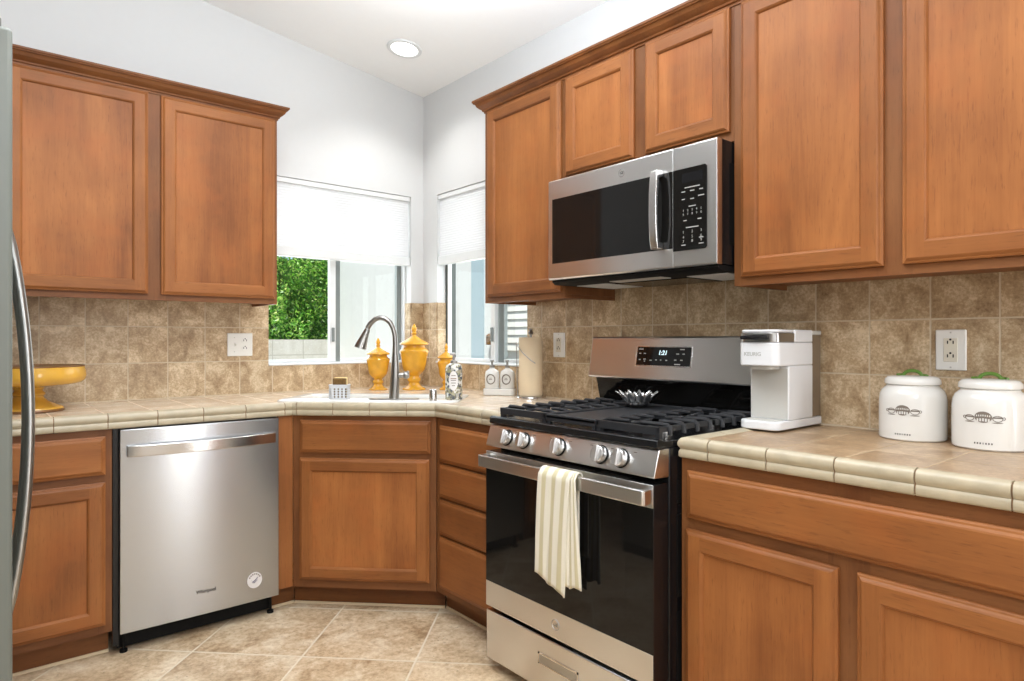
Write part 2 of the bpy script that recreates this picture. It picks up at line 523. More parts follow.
        if bevel:
            b = o.modifiers.new('bevel', 'BEVEL')
            b.width = bevel
            b.segments = seg
            b.limit_method = 'ANGLE'
            b.angle_limit = R(40)
            b.harden_normals = False
        return o


def tag(o, label=None, cat=None, group=None, kind=None):
    for k, v in (('label', label), ('category', cat), ('group', group), ('kind', kind)):
        if v:
            o[k] = v
    return o


def thing(name, label, cat, loc=(0, 0, 0), rz=0, group=None):
    o = bpy.data.objects.new(name, None)
    COL.objects.link(o)
    o.empty_display_size = 0.05
    o.location = loc
    o.rotation_euler = (0, 0, R(rz))
    return tag(o, label, cat, group)


def text(name, string, size, mat, parent, loc, rot=(90, 0, 0), extrude=0.0003, align='CENTER', squeeze=1.0, shear=0.0, bold=0.0):
    cu = bpy.data.curves.new(name, 'FONT')
    cu.body = string
    cu.size = size
    cu.extrude = extrude
    cu.align_x = align
    cu.align_y = 'CENTER'
    cu.shear = shear
    cu.offset = bold
    cu.resolution_u = 3
    tmp = bpy.data.objects.new(name + '_tmp', cu)
    COL.objects.link(tmp)
    bpy.context.view_layer.update()
    me = bpy.data.meshes.new_from_object(tmp.evaluated_get(bpy.context.evaluated_depsgraph_get()))
    bpy.data.objects.remove(tmp)
    bpy.data.curves.remove(cu)
    me.name = name
    me.materials.clear()
    me.materials.append(M[mat])
    o = bpy.data.objects.new(name, me)
    COL.objects.link(o)
    o.parent = parent
    o.location = loc
    o.rotation_euler = tuple(R(a) for a in rot)
    o.scale = (squeeze, 1, 1)
    return o


# ------------------------------------------------------------------ the room shell
WX0, WX1 = -0.96, -0.089          # opening in the back wall
WY0, WY1 = -0.152, -0.985         # opening in the side wall
WZ0, WZ1 = 1.062, 2.075
TH = 0.14

def struct(name, mb, mats, **kw):
    return tag(mb.build(name, mats, smooth=kw.pop('smooth', 0), **kw), kind='structure')

mb = MB()
mb.box(-3.44, WX0, 0, TH, 0, 3.4).box(WX1, TH, 0, TH, 0, 3.4).box(WX0, WX1, 0, TH, 0, WZ0).box(WX0, WX1, 0, TH, WZ1, 3.4)
struct('wall_back', mb, 'wall')
mb = MB()
mb.box(0, TH, WY1, -6.0, 0, 3.4).box(0, TH, 0, WY0, 0, 3.4).box(0, TH, WY0, WY1, 0, WZ0).box(0, TH, WY0, WY1, WZ1, 3.4)
struct('wall_right', mb, 'wall')
struct('wall_left', MB().box(-3.44, -3.3, -6.0, 0, 0, 3.4), 'wall_darkened')
struct('wall_front', MB().box(-3.44, TH, -6.14, -6.0, 0, 3.4), 'wall_darkened')
struct('floor', MB().box(-3.44, TH, -6.14, TH, -0.1, 0), 'floor')
cz = lambda x: 2.705 - 0.136 * x
struct('ceiling', MB().prism([(-3.44, cz(-3.44)), (TH, cz(TH)), (TH, cz(TH) + 0.15), (-3.44, cz(-3.44) + 0.15)], -6.14, TH, 'y'), 'ceiling')
# tiled backsplash: slabs on both walls, wrapped into the window reveals
BSZ = 1.425
mb = MB()
mb.box(-3.3, WX0, -0.008, 0, 0.90, BSZ).box(WX0, WX1, -0.008, 0, 0.90, WZ0).box(WX1, 0, -0.008, 0, 0.90, BSZ)
mb.box(WX1 - 0.006, WX1, 0, 0.075, WZ0, BSZ)
struct('backsplash', mb, 'tile_back')
mb = MB()
mb.box(-0.008, 0, WY1, -4.4, 0.90, BSZ).box(-0.008, 0, WY0, WY1, 0.90, WZ0).box(-0.008, 0, -0.008, WY0, 0.90, BSZ)
mb.box(0, 0.075, WY0 - 0.006, WY0, WZ0, BSZ)
struct('backsplash', mb, 'tile_side')
# floor board of the front wall, behind the camera
struct('baseboard_left', MB().box(-3.3, -3.285, -6.0, -2.0, 0, 0.09), 'vinyl')


# ------------------------------------------------------------------ windows (sliding, white frame)
def window(name, w, loc, rz, mull, jamb):
    """local x along the opening 0..w, local +y outward; mull = x of the meeting stile"""
    root = bpy.data.objects.new(name, None)
    COL.objects.link(root)
    root.location = loc
    root.rotation_euler = (0, 0, R(rz))
    tag(root, kind='structure')
    h0, h1 = WZ0, WZ1
    e = 0.002
    f = MB()
    b = 0.012
    f.box(e, w - e, 0.06, 0.13, h0 + e, h0 + b).box(e, w - e, 0.06, 0.13, h1 - b, h1 - e)
    f.box(e, b, 0.06, 0.13, h0 + b, h1 - b, 1).box(w - b, w - e, 0.06, 0.13, h0 + b, h1 - b)
    f.build('window_frame', ['vinyl', jamb], root)
    MB().box(e, w - e, -0.012, 0.0595, h0 + e - 0.001, h0 + 0.010).build('window_sill', 'vinyl', root, bevel=0.003)
    for k, (a, c, y0, wa, wc) in enumerate(((b + 0.001, mull + 0.002, 0.066, 0.012, 0.036), (mull - 0.006, w - b - 0.001, 0.098, 0.050, 0.030))):
        z0, z1 = h0 + b + 0.001, h1 - b - 0.001
        so = MB().box(a + wa, c - wc, y0, y0 + 0.025, z0, z0 + 0.018).box(a + wa, c - wc, y0, y0 + 0.025, z1 - 0.018, z1).box(a, a + wa, y0, y0 + 0.025, z0, z1, k).box(c - wc, c, y0, y0 + 0.025, z0, z1, k).build('window_sash', ['vinyl', 'vinyl_grey'], root)
        MB().box(a + wa, c - wc, y0 + 0.010, y0 + 0.014, z0 + 0.018, z1 - 0.018).build('window_glass', 'glass', so)
        if k == 0:
            MB().box(c - 0.026, c - 0.010, y0 - 0.014, y0 - 0.0005, 1.19, 1.27).build('window_latch', 'vinyl_grey', so, bevel=0.004)
    return root

window('window_1', WX1 - WX0, (WX0, 0, 0), 0, 0.408, 'vinyl')
window('window_2', WY0 - WY1, (0, WY0, 0), -90, 0.475, 'vinyl_dark')


# ------------------------------------------------------------------ cellular shades
def shade(label, w, loc, rz):
    root = thing('window_shade', label, 'blind', loc, rz, 'cellular window shades')
    MB().box(0, w, 0.004, 0.05, WZ1 - 0.030, WZ1 - 0.002).build('headrail', 'vinyl', root, bevel=0.003)
    prof = []
    z = WZ1 - 0.030
    n = 24
    ztop, zbot = WZ1 - 0.030, 1.705
    st = (ztop - zbot) / n
    for k in range(n):
        prof += [(0.014, ztop - k * st), (0.0126, ztop - (k + 0.5) * st)]
    prof.append((0.014, zbot))
    back = [(0.030 - (y - 0.012), zz) for y, zz in reversed(prof)]
    poly = prof + back
    MB().prism(poly, 0.004, w - 0.004, 'x').build('shade_cloth', 'shade', root, smooth=0)
    MB().box(0, w, 0.002, 0.048, 1.652, 1.704).build('bottom_rail', 'vinyl', root, bevel=0.006, seg=3)
    return root

shade('white cellular shade over the wide window above the sponge basket', WX1 - WX0 - 0.012, (WX0 + 0.006, 0, 0), 0)
shade('white cellular shade over the corner window above the twin soap dispensers', WY0 - WY1 - 0.012, (0, WY0 - 0.006, 0), -90)


# ------------------------------------------------------------------ cabinet parts
FRAME_T = 0.019
def door(root, x0, x1, z0, z1, y):
    """framed door with a recessed panel, back face at y, front at y - 0.02"""
    w, h = x1 - x0, z1 - z0
    fw = 0.052
    mb = MB()
    def ring(i, yy):
        return [(x0 + i, y - yy, z0 + i), (x1 - i, y - yy, z0 + i), (x1 - i, y - yy, z1 - i), (x0 + i, y - yy, z1 - i)]
    def band(r0, r1):
        o = len(mb.v)
        mb.v += r0 + r1
        for k in range(4):
            mb.f.append((o + k, o + (k + 1) % 4, o + 4 + (k + 1) % 4, o + 4 + k))
            mb.m.append(1 if k in (0, 2) else 0)
    outer = [(0, 0.0006), (0, 0.0105), (0.003, 0.0125), (0.006, 0.0132), (0.010, 0.0175), (0.014, 0.020)]
    for a, b in zip(outer[:-1], outer[1:]):
        band(ring(*a), ring(*b))
    e = 0.014
    yy = y - 0.020
    def q(a0, a1, c0, c1, mi):
        mb.add([(a0, yy, c0), (a1, yy, c0), (a1, yy, c1), (a0, yy, c1)], [(0, 1, 2, 3)], mi)
    q(x0 + e, x0 + fw, z0 + e, z1 - e, 0)
    q(x1 - fw, x1 - e, z0 + e, z1 - e, 0)
    q(x0 + fw, x1 - fw, z0 + e, z0 + fw, 1)
    q(x0 + fw, x1 - fw, z1 - fw, z1 - e, 1)
    inner = [(fw, 0.020), (fw + 0.0015, 0.0185), (fw + 0.004, 0.0175), (fw + 0.007, 0.0135), (fw + 0.008, 0.011)]
    for a, b in zip(inner[:-1], inner[1:]):
        band(ring(*a), ring(*b))
    mb.add(ring(0, 0.0006), [(3, 2, 1, 0)], 0)
    d = mb.build('door', ['wood_v', 'wood_h'], root, smooth=0, fix=False)
    i = fw + 0.0078
    MB().box(x0 + i, x1 - i, y - 0.0112, y - 0.006, z0 + i, z1 - i).build('recessed_panel', 'wood_panel', d, smooth=0)
    return d


def drawer_front(root, x0, x1, z0, z1, y, name='drawer'):
    mb = MB()
    rings = [(0, 0.0006), (0, 0.0105), (0.004, 0.013), (0.008, 0.0138), (0.013, 0.0185), (0.017, 0.020)]
    def ring(i, yy):
        return [(x0 + i, y - yy, z0 + i), (x1 - i, y - yy, z0 + i), (x1 - i, y - yy, z1 - i), (x0 + i, y - yy, z1 - i)]
    vs, fs = [], [(3, 2, 1, 0)]
    for i, yy in rings:
        vs += ring(i, yy)
    for k in range(len(rings) - 1):
        for j in range(4):
            fs.append((4 * k + j, 4 * k + (j + 1) % 4, 4 * k + 4 + (j + 1) % 4, 4 * k + 4 + j))
    n = 4 * (len(rings) - 1)
    fs.append((n, n + 1, n + 2, n + 3))
    mb.add(vs, fs)
    return mb.build(name, 'wood_h', root, smooth=0, fix=False)


def face_frame(root, w, z0, z1, yf, stiles, rails):
    """stiles: list of (x0, x1); rails: list of (z0, z1); one joined frame"""
    mb = MB()
    for a, b in stiles:
        mb.box(a, b, yf, yf + FRAME_T, z0, z1, 0)
    xs = sorted(stiles)
    for (a, b), (c, d) in zip(xs[:-1], xs[1:]):
        for r0, r1 in rails:
            mb.box(b, c, yf + 0.0004, yf + FRAME_T, r0, r1, 1)
    return mb.build('face_frame', ['wood_frame', 'wood_frame_h'], root, smooth=0)


UZ0, UZ1 = 1.371, 2.262
def upper(label, w, loc, rz, doors, z0=UZ0, stiles=None, dz0=1.397):
    root = thing('wall_cabinet', label, 'cabinet', loc, rz, 'upper wall cabinets')
    yf = -0.318
    MB().box(0.001, w - 0.001, yf + FRAME_T, -0.012, z0 + 0.016, UZ1).build('carcass', 'wood_frame', root, smooth=0)
    for a, b in ((0.001, 0.016), (w - 0.016, w - 0.001)):
        MB().box(a, b, yf + FRAME_T, -0.012, z0, z0 + 0.0155).build('side_panel', 'wood_frame', root, smooth=0)
    face_frame(root, w, z0, UZ1, yf, stiles, [(z0, z0 + 0.045), (UZ1 - 0.05, UZ1)])
    for a, b in doors:
        door(root, a, b, dz0, 2.2565, yf)
    return root

upper('wide two-door maple wall cabinet beside the fridge, hung over the cake stand', 1.08, (-2.11, 0, 0), 0,
      [(0.035, 0.525), (0.575, 1.066)], stiles=[(0, 0.05), (0.505, 0.595), (1.04, 1.08)])
upper('tall single-door maple wall cabinet between the corner window and the microwave', 0.529, (0, -1.040, 0), -90,
      [(0.029, 0.514)], stiles=[(0, 0.045), (0.485, 0.529)])
upper('short two-door maple wall cabinet directly above the microwave', 0.760, (0, -1.5695, 0), -90,
      [(0.011, 0.362), (0.414, 0.748)], z0=1.832, stiles=[(0, 0.03), (0.345, 0.432), (0.73, 0.760)], dz0=1.862)
upper('tall two-door maple wall cabinet above the white canisters and coffee maker', 0.93, (0, -2.330, 0), -90,
      [(0.028, 0.441), (0.487, 0.90)], stiles=[(0, 0.045), (0.42, 0.508), (0.88, 0.93)])

CROWN = [(-0.012, 2.2585), (0.004, 2.2585), (0.0045, 2.266), (0.010, 2.268), (0.0115, 2.274), (0.015, 2.277), (0.020, 2.280), (0.029, 2.289), (0.034, 2.300), (0.036, 2.303), (0.0405, 2.3035), (0.042, 2.308), (0.0455, 2.310), (0.0455, 2.318), (-0.012, 2.318)]
# travel so that 'out' (right-hand side) faces the room
mb = MB().sweep([(-2.11, -0.3185), (-1.0295, -0.3185), (-1.0295, -0.010)], CROWN)
tag(mb.build('crown_molding', 'wood_dark', smooth=20), 'stepped maple crown molding along the top of the cabinet beside the fridge', 'molding', 'crown moldings')
mb = MB().sweep([(-0.010, -1.0395), (-0.3185, -1.0395), (-0.3185, -3.26)], [(o, z) for o, z in CROWN])
tag(mb.build('crown_molding', 'wood_dark', smooth=20), 'long maple crown molding running above the microwave and coffee maker cabinets', 'molding', 'crown moldings')

BZ0, BZ1 = 0.103, 0.8645
BF = -0.606
def base_shell(root, w, stiles, rails, depth=0.58, toe=True, x_in=0.002, toe0=0.001):
    MB().box(x_in, w - x_in, BF + FRAME_T, BF + depth, BZ0, BZ1).build('carcass', 'wood_frame', root, smooth=0)
    face_frame(root, w, BZ0, BZ1, BF, stiles, rails)
    if toe:
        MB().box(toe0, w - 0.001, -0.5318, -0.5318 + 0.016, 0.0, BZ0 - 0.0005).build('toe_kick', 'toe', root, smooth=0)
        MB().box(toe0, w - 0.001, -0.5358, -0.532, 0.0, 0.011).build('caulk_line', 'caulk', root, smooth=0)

# by the fridge
r = thing('base_cabinet', 'maple base cabinet with drawer over door, between fridge and dishwasher', 'cabinet', (-2.245, 0, 0), 0, 'base cabinets')
base_shell(r, 0.485, [(0, 0.045), (0.44, 0.485)], [(BZ0, 0.15), (0.66, 0.71), (0.825, BZ1)])
drawer_front(r, 0.023, 0.463, 0.697, 0.840, BF)
door(r, 0.023, 0.463, 0.135, 0.669, BF)
# narrow filler beside the dishwasher
r = thing('filler_panel', 'narrow upright maple filler strip between dishwasher and sink cabinet', 'panel', (-1.131, 0, 0), 0)
MB().box(0, 0.066, BF, BF + 0.02, BZ0, BZ1).build('face_strip', 'wood_v', r, bevel=0.001)
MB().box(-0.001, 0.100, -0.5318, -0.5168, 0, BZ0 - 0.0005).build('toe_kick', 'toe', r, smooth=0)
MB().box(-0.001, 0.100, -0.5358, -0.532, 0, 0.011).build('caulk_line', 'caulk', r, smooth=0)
# corner sink cabinet, set at 45 degrees: its own frame has the front at local y = 0
r = thing('sink_cabinet', 'angled maple corner cabinet under the sink with one door', 'cabinet', (-0.8357, -0.8363, 0), -45, 'base cabinets')
hw = 0.3215
MB().box(-hw, hw, FRAME_T, 0.30, BZ0, 0.70).build('carcass', 'wood_frame', r, smooth=0)
mb = MB()
for a, b in ((-hw - 0.002, -hw + 0.042), (hw - 0.042, hw + 0.002)):
    mb.box(a, b, 0, FRAME_T, BZ0, BZ1, 0)
for a, b in ((BZ0, 0.16), (0.665, 0.715), (0.83, BZ1)):
    mb.box(-hw + 0.042, hw - 0.042, 0.0004, FRAME_T, a, b, 1)
mb.build('face_frame', ['wood_frame', 'wood_frame_h'], r, smooth=0)
drawer_front(r, -0.288, 0.300, 0.702, 0.846, 0, 'false_drawer_front')
door(r, -0.290, 0.294, 0.139, 0.678, 0)
toe_n = 0.074
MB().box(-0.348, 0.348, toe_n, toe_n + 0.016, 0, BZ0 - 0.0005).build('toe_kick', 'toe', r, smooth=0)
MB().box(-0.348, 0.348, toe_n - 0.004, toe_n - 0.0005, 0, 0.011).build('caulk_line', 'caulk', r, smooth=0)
# four drawers beside the range
r = thing('drawer_cabinet', 'maple cabinet with a stack of four drawers between sink and range', 'cabinet', (0, -1.0690, 0), -90, 'base cabinets')
base_shell(r, 0.496, [(0, 0.04), (0.456, 0.496)], [(BZ0, 0.14), (0.35, 0.366), (0.51, 0.53), (0.66, 0.68), (0.825, BZ1)], depth=0.30, toe0=-0.033)
for a, b in ((0.676, 0.832), (0.525, 0.666), (0.363, 0.513), (0.133, 0.353)):
    drawer_front(r, 0.036, 0.484, a, b, BF)
# beside the range, under the coffee maker
r = thing('base_cabinet', 'maple base cabinet with long drawer over two doors under the coffee maker, with an added unseen stretch', 'cabinet', (0, -2.337, 0), -90, 'base cabinets')
base_shell(r, 1.86, [(0, 0.045), (0.415, 0.51), (0.885, 0.975), (1.345, 1.44), (1.815, 1.86)], [(BZ0, 0.15), (0.655, 0.705), (0.82, BZ1)])
drawer_front(r, 0.024, 0.906, 0.697, 0.831, BF)
door(r, 0.020, 0.442, 0.135, 0.666, BF)
door(r, 0.485, 0.907, 0.135, 0.666, BF)
drawer_front(r, 0.954, 1.836, 0.697, 0.831, BF)  # unseen drawer and doors added so the dishwasher reflects wood
door(r, 0.950, 1.372, 0.135, 0.666, BF)
door(r, 1.415, 1.837, 0.135, 0.666, BF)


# ------------------------------------------------------------------ countertops
ED = 0.6234
CT, CB = 0.918, 0.866
EDGE = [(-0.046, CB + 0.012), (-0.046, CT + 0.0005), (-0.036, CT + 0.003), (-0.024, CT + 0.0058), (-0.012, CT + 0.006), (-0.004, CT + 0.003), (0.0005, CT - 0.003), (0.003, CT - 0.011), (0.002, CT - 0.019), (-0.002, CT - 0.025), (-0.0038, CT - 0.028), (-0.001, CT - 0.031), (0.0005, CT - 0.036), (0.0005, CB + 0.004), (-0.003, CB), (-0.03, CB)]
CORE = [(-0.045, CB + 0.014), (-0.045, CT - 0.002), (-0.03, CT + 0.001), (-0.012, CT + 0.003), (-0.005, CT), (-0.002, CT - 0.010), (-0.005, CT - 0.028), (-0.003, CT - 0.04), (-0.004, CB + 0.003), (-0.03, CB + 0.002)]

def edge_trim(root, path, joints):
    """bullnose tiles swept along the path, split at the joint points (per leg, distance from the leg's start)"""
    mb = MB()
    pts = [Vector(p) for p in path]
    mb.sweep(path, CORE, 1)
    g = 0.0018
    # the run of tile boundaries as points along the path; corner vertices stay inside one mitre joint
    for li in range(len(pts) - 1):
        a, b = pts[li], pts[li + 1]
        L = (b - a).length
        d = (b - a) / L
        cuts = [0.0] + [j for j in joints[li] if 0.01 < j < L - 0.01] + [L]
        for c0, c1 in zip(cuts[:-1], cuts[1:]):
            s0 = c0 + (g if c0 > 0 else 0)
            s1 = c1 - (g if c1 < L else 0)
            # mitred ends where this tile meets a corner of the path
            P0, P1 = a + d * s0, a + d * s1
            n = Vector((d.y, -d.x))
            def offs(end):
                if end == 0 and c0 == 0 and li > 0:
                    e = (a - pts[li - 1]).normalized()
                elif end == 1 and c1 == L and li < len(pts) - 2:
                    e = (pts[li + 2] - b).normalized()
                else:
                    return n
                ne = Vector((e.y, -e.x))
                return (n + ne) / (1 + n.dot(ne))
            m = len(EDGE)
            vs = []
            for P, of in ((P0, offs(0)), (P1, offs(1))):
                for o, z in EDGE:
                    vs.append((P.x + of.x * o, P.y + of.y * o, z))
            fs = [(k, (k + 1) % m, m + (k + 1) % m, m + k) for k in range(m)] + [tuple(range(m)), tuple(range(2 * m - 1, m - 1, -1))]
            mb.add(vs, fs, 0)
    return mb.build('edge_trim', ['edge_tile', 'edge_grout'], root, smooth=50)


def slab(root, outer, hole, z0, z1, mats):
    bm = bmesh.new()
    loops = []
    for loop in [outer] + ([hole] if hole else []):
        vs = [bm.verts.new((x, y, z1)) for x, y in loop]
        loops += [bm.edges.new((vs[i], vs[(i + 1) % len(vs)])) for i in range(len(vs))]
    bmesh.ops.triangle_fill(bm, use_beauty=True, edges=loops)
    faces = list(bm.faces)
    ex = bmesh.ops.extrude_face_region(bm, geom=faces)
    bmesh.ops.translate(bm, vec=(0, 0, z0 - z1), verts=[v for v in ex['geom'] if isinstance(v, bmesh.types.BMVert)])
    bmesh.ops.recalc_face_normals(bm, faces=bm.faces)
    me = bpy.data.meshes.new('tile_top')
    bm.to_mesh(me)
    bm.free()
    me.materials.append(M[mats])
    o = bpy.data.objects.new('tile_top', me)
    COL.objects.link(o)
    o.parent = root
    return o

# frame of the diagonal: n runs from the front edge into the corner, s along the edge
DE = 1.70 / 2
r2 = math.sqrt(0.5)
def diag(s, n):
    return (-DE + r2 * s + r2 * n, -DE - r2 * s + r2 * n)
XD = -1.70 + ED       # where the straight edges meet the diagonal
r = thing('countertop', 'L-shaped beige tiled countertop with angled corner around the sink', 'countertop', (0, 0, 0), 0, 'tiled countertops')
k = 0.046
kd = k * math.tan(R(22.5))
inner = [(-2.35, -ED + k), (XD - kd, -ED + k), (-ED + k, XD - kd), (-ED + k, -1.5655 + 0.0), (-0.0085, -1.5655), (-0.0085, -0.0085), (-2.35, -0.0085)]
SB = (-0.40, 0.36, 0.235, 0.455)   # basin: s range, n range
hole = [diag(SB[0], SB[2]), diag(SB[1], SB[2]), diag(SB[1], SB[3]), diag(SB[0], SB[3])]
slab(r, inner, hole, CB + 0.012, CT, 'counter_daylit')
path = [(-2.35, -ED), (XD, -ED), (-ED, XD), (-ED, -1.5655)]
LD = math.hypot(-ED - XD, XD + ED)
edge_trim(r, path, [[-1.107 - XD + (2.35 + XD) + -0.167 * q + 0 for q in range(7, -1, -1)], [0.02 + 0.165 * q for q in range(0, 4)], [0.0 + 0.166 * q + 0.166 for q in range(3)]])

r = thing('countertop', 'straight beige tiled countertop holding the white canisters', 'countertop', (0, 0, 0), 0, 'tiled countertops')
slab(r, [(-ED + k, -2.3385 - k), (-0.0085, -2.3385 - k), (-0.0085, -4.2), (-ED + k, -4.2)], None, CB + 0.012, CT, 'counter_dimmed')  # far stretch lengthened out of view along with the cabinet below
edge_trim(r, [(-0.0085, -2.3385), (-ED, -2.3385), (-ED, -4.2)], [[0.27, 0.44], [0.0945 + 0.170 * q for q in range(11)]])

# ------------------------------------------------------------------ sink
r = thing('kitchen_sink', 'white corner sink set in the angled countertop behind the faucet', 'sink', (-DE, -DE, 0), -45)
# local x = s, local y = n
s0, s1, n0, n1 = SB
ro = (-0.44, 0.40, 0.075, 0.50)
z = CT
mb = MB()
def loop(a0, a1, b0, b1, zz, rr, seg=5):
    pts = []
    for cx_, cy_, st in ((a1 - rr, b1 - rr, 0), (a0 + rr, b1 - rr, 90), (a0 + rr, b0 + rr, 180), (a1 - rr, b0 + rr, 270)):
        for q in range(seg + 1):
            an = R(st + 90 * q / seg)
            pts.append((cx_ + rr * math.cos(an), cy_ + rr * math.sin(an), zz))
    return pts
loops = [loop(*ro, z + 0.0006, 0.05), loop(ro[0] + 0.001, ro[1] - 0.001, ro[2] + 0.001, ro[3] - 0.001, z + 0.0045, 0.05), loop(ro[0] + 0.006, ro[1] - 0.006, ro[2] + 0.006, ro[3] - 0.006, z + 0.007, 0.045),
         loop(s0 - 0.004 + 0.008, s1 - 0.004, n0 + 0.006, n1 - 0.004, z + 0.006, 0.04), loop(s0 + 0.010, s1 - 0.010, n0 + 0.010, n1 - 0.010, z - 0.002, 0.04), loop(s0 + 0.016, s1 - 0.016, n0 + 0.016, n1 - 0.016, z - 0.15, 0.05), loop(s0 + 0.05, s1 - 0.05, n0 + 0.05, n1 - 0.05, z - 0.17, 0.03)]
m = len(loops[0])
vs = [p for l in loops for p in l]
fs = [(a * m + b, a * m + (b + 1) % m, (a + 1) * m + (b + 1) % m, (a + 1) * m + b) for a in range(len(loops) - 1) for b in range(m)]
fs.append(tuple((len(loops) - 1) * m + b for b in range(m)))
mb.add(vs, fs)
mb.build('basin', 'white_gloss', r, smooth=40)
MB().lathe([(0.0, z - 0.166), (0.035, z - 0.166), (0.04, z - 0.169)], 20, (s0 + s1) / 2, (n0 + n1) / 2).build('drain', 'steel_bright', r)
DECK = z + 0.0065

# ------------------------------------------------------------------ faucet
r = thing('kitchen_faucet', 'tall brushed nickel gooseneck faucet with pull-down spray head', 'faucet', (-0.664, -0.797, DECK), 49.959 - 90)
q = 0.004625
mb = MB().lathe([(0.0, 0), (0.028, 0), (0.028, 0.003), (0.026, 0.005), (0.0, 0.005)], 24)
pl = MB().prism([(0.118 * math.cos(R(a)) if abs(math.cos(R(a))) > 0.4 else 0.118 * math.cos(R(a)), 0.03 * math.sin(R(a))) for a in range(0, 360, 12)], 0.0005, 0.005, 'z')
pl.build('escutcheon_plate', 'nickel', r, bevel=0.001)
pts = [(0, 400), (0.3, 392), (0.8, 384), (1.2, 376), (1.3, 366), (1.2, 354), (1.3, 345), (0.8, 337), (-0.8, 330), (-4, 324), (-9, 320.3), (-14, 319.4), (-19, 321), (-23.5, 325), (-26.5, 330)]
rad = [5.0, 4.9, 4.7, 4.6, 3.9, 3.0, 2.6, 2.5, 2.5, 2.5, 2.5, 2.5, 2.5, 2.6, 2.7]
mb = MB().tube([(x * q, 0, (400 - v) * q + 0.0055) for x, v in pts], [a * q for a in rad], 18)
mb.build('spout', 'nickel', r)
hp = [(-26.2, 329.4), (-28.5, 334.5), (-30.5, 339.5), (-32.5, 344.5), (-33.8, 348.5)]
hr = [2.9, 3.6, 4.6, 5.6, 6.3]
MB().tube([(x * q, 0, (400 - v) * q) for x, v in hp], [a * q for a in hr], 18).build('spray_head', 'nickel', r)
lv = MB().tube([(0.010, 0, 0.112), (0.030, 0, 0.112), (0.046, 0, 0.113)], [0.0125, 0.0125, 0.011], 14)
lv.tube([(0.046, 0, 0.113), (0.054, 0, 0.113), (0.062, 0, 0.1125), (0.070, 0, 0.112)], [0.015, 0.017, 0.0165, 0.012], 14)
lv.tube([(0.058, 0, 0.118), (0.064, 0.0, 0.13), (0.069, 0.0, 0.128)], [0.006, 0.0055, 0.005], 10)
lv.build('lever_handle', 'nickel', r)

tag(MB().lathe([(0, 0), (0.020, 0), (0.020, 0.004), (0.0175, 0.006), (0.0175, 0.044), (0.016, 0.050), (0.010, 0.054), (0.0, 0.055)], 24).build('air_gap_cap', 'steel_bright', loc=(-0.566, -0.975, DECK)), 'small shiny chrome air gap cap on the sink deck beside the soap bottle', 'air gap')

# soap bottle
r = thing('soap_bottle', 'floral printed hand soap bottle with grey pump on the sink deck', 'soap bottle', (-0.452, -0.975, DECK), -38)
MB().lathe([(0, 0), (0.036, 0), (0.039, 0.004), (0.0395, 0.12), (0.0385, 0.145), (0.033, 0.160), (0.020, 0.167), (0.016, 0.168)], 28, sy=0.72).build('bottle', 'floral', r)
lab = MB()
n = 28
ell = [(0.021 * math.cos(2 * PI * a / n), 0.088 + 0.045 * math.sin(2 * PI * a / n)) for a in range(n)]
def wrap(x, zz, off):
    return (x, -0.72 * math.sqrt(max(0, 0.0395 ** 2 - x * x)) - off, zz)
cvs = [wrap(0, 0.088, 0.0012)] + [wrap(x, zz, 0.0012) for x, zz in ell]
lab.add(cvs, [(0, 1 + a, 1 + (a + 1) % n) for a in range(n)])
lo = lab.build('paper_label', 'sticker', r)
for a, (w_, zz) in enumerate(((0.020, 0.112), (0.026, 0.098), (0.024, 0.090), (0.022, 0.078), (0.014, 0.066))):
    mt = MB().box(-w_ / 2, w_ / 2, -0.0300, -0.0287, zz - 0.0016, zz + 0.0016)
    mt.build('label_line', 'print_brown' if a != 1 else 'lantern', lo)
MB().lathe([(0.016, 0.168), (0.016, 0.178), (0.010, 0.181), (0.006, 0.183), (0.006, 0.205), (0.0, 0.205)], 18).build('pump_collar', 'steel_dark', r)
MB().box(-0.019, 0.009, -0.007, 0.007, 0.2055, 0.217).build('pump_head', 'steel_dark', r, bevel=0.003)

# sponge basket and sponge
r = thing('sponge_basket', 'white pierced plastic basket on the counter in front of the window', 'basket', (-0.845, -0.612, DECK), 49.959 - 90)
bw, bd, bh = 0.043, 0.026, 0.064
mb = MB()
def wall_holes(axis, sign):
    n_ = 5 if axis == 'x' else 3
    half = bw if axis == 'x' else bd
    t0 = (bd if axis == 'x' else bw) * sign
    t1 = t0 - sign * 0.003
    def put(a0, a1, z0, z1):
        if axis == 'x':
            mb.box(a0, a1, t0, t1, z0, z1)
        else:
            mb.box(t0, t1, a0, a1, z0, z1)
    zs = [0.002, 0.008, 0.016, 0.020, 0.028, 0.032, 0.040, 0.044, 0.051, bh]
    for a in range(0, len(zs) - 1, 2):
        put(-half, half, zs[a], zs[a + 1] if a + 1 < len(zs) else bh)
    pitch = 2 * half / n_
    for a in range(n_ + 1):
        c_ = -half + a * pitch
        w_ = 0.0048 if 0 < a < n_ else 0.003
        put(max(-half, c_ - w_), min(half, c_ + w_), 0.002, bh)
for sg in (-1, 1):
    wall_holes('x', sg)
    wall_holes('y', sg)
mb.box(-bw, bw, -bd, bd, 0.0, 0.003)
mb.build('basket_body', 'white_plastic', r)
mb = MB()
rim = loop(-bw - 0.003, bw + 0.003, -bd - 0.003, bd + 0.003, bh, 0.008, 3)
rim2 = loop(-bw + 0.003, bw - 0.003, -bd + 0.003, bd - 0.003, bh, 0.005, 3)
m = len(rim)
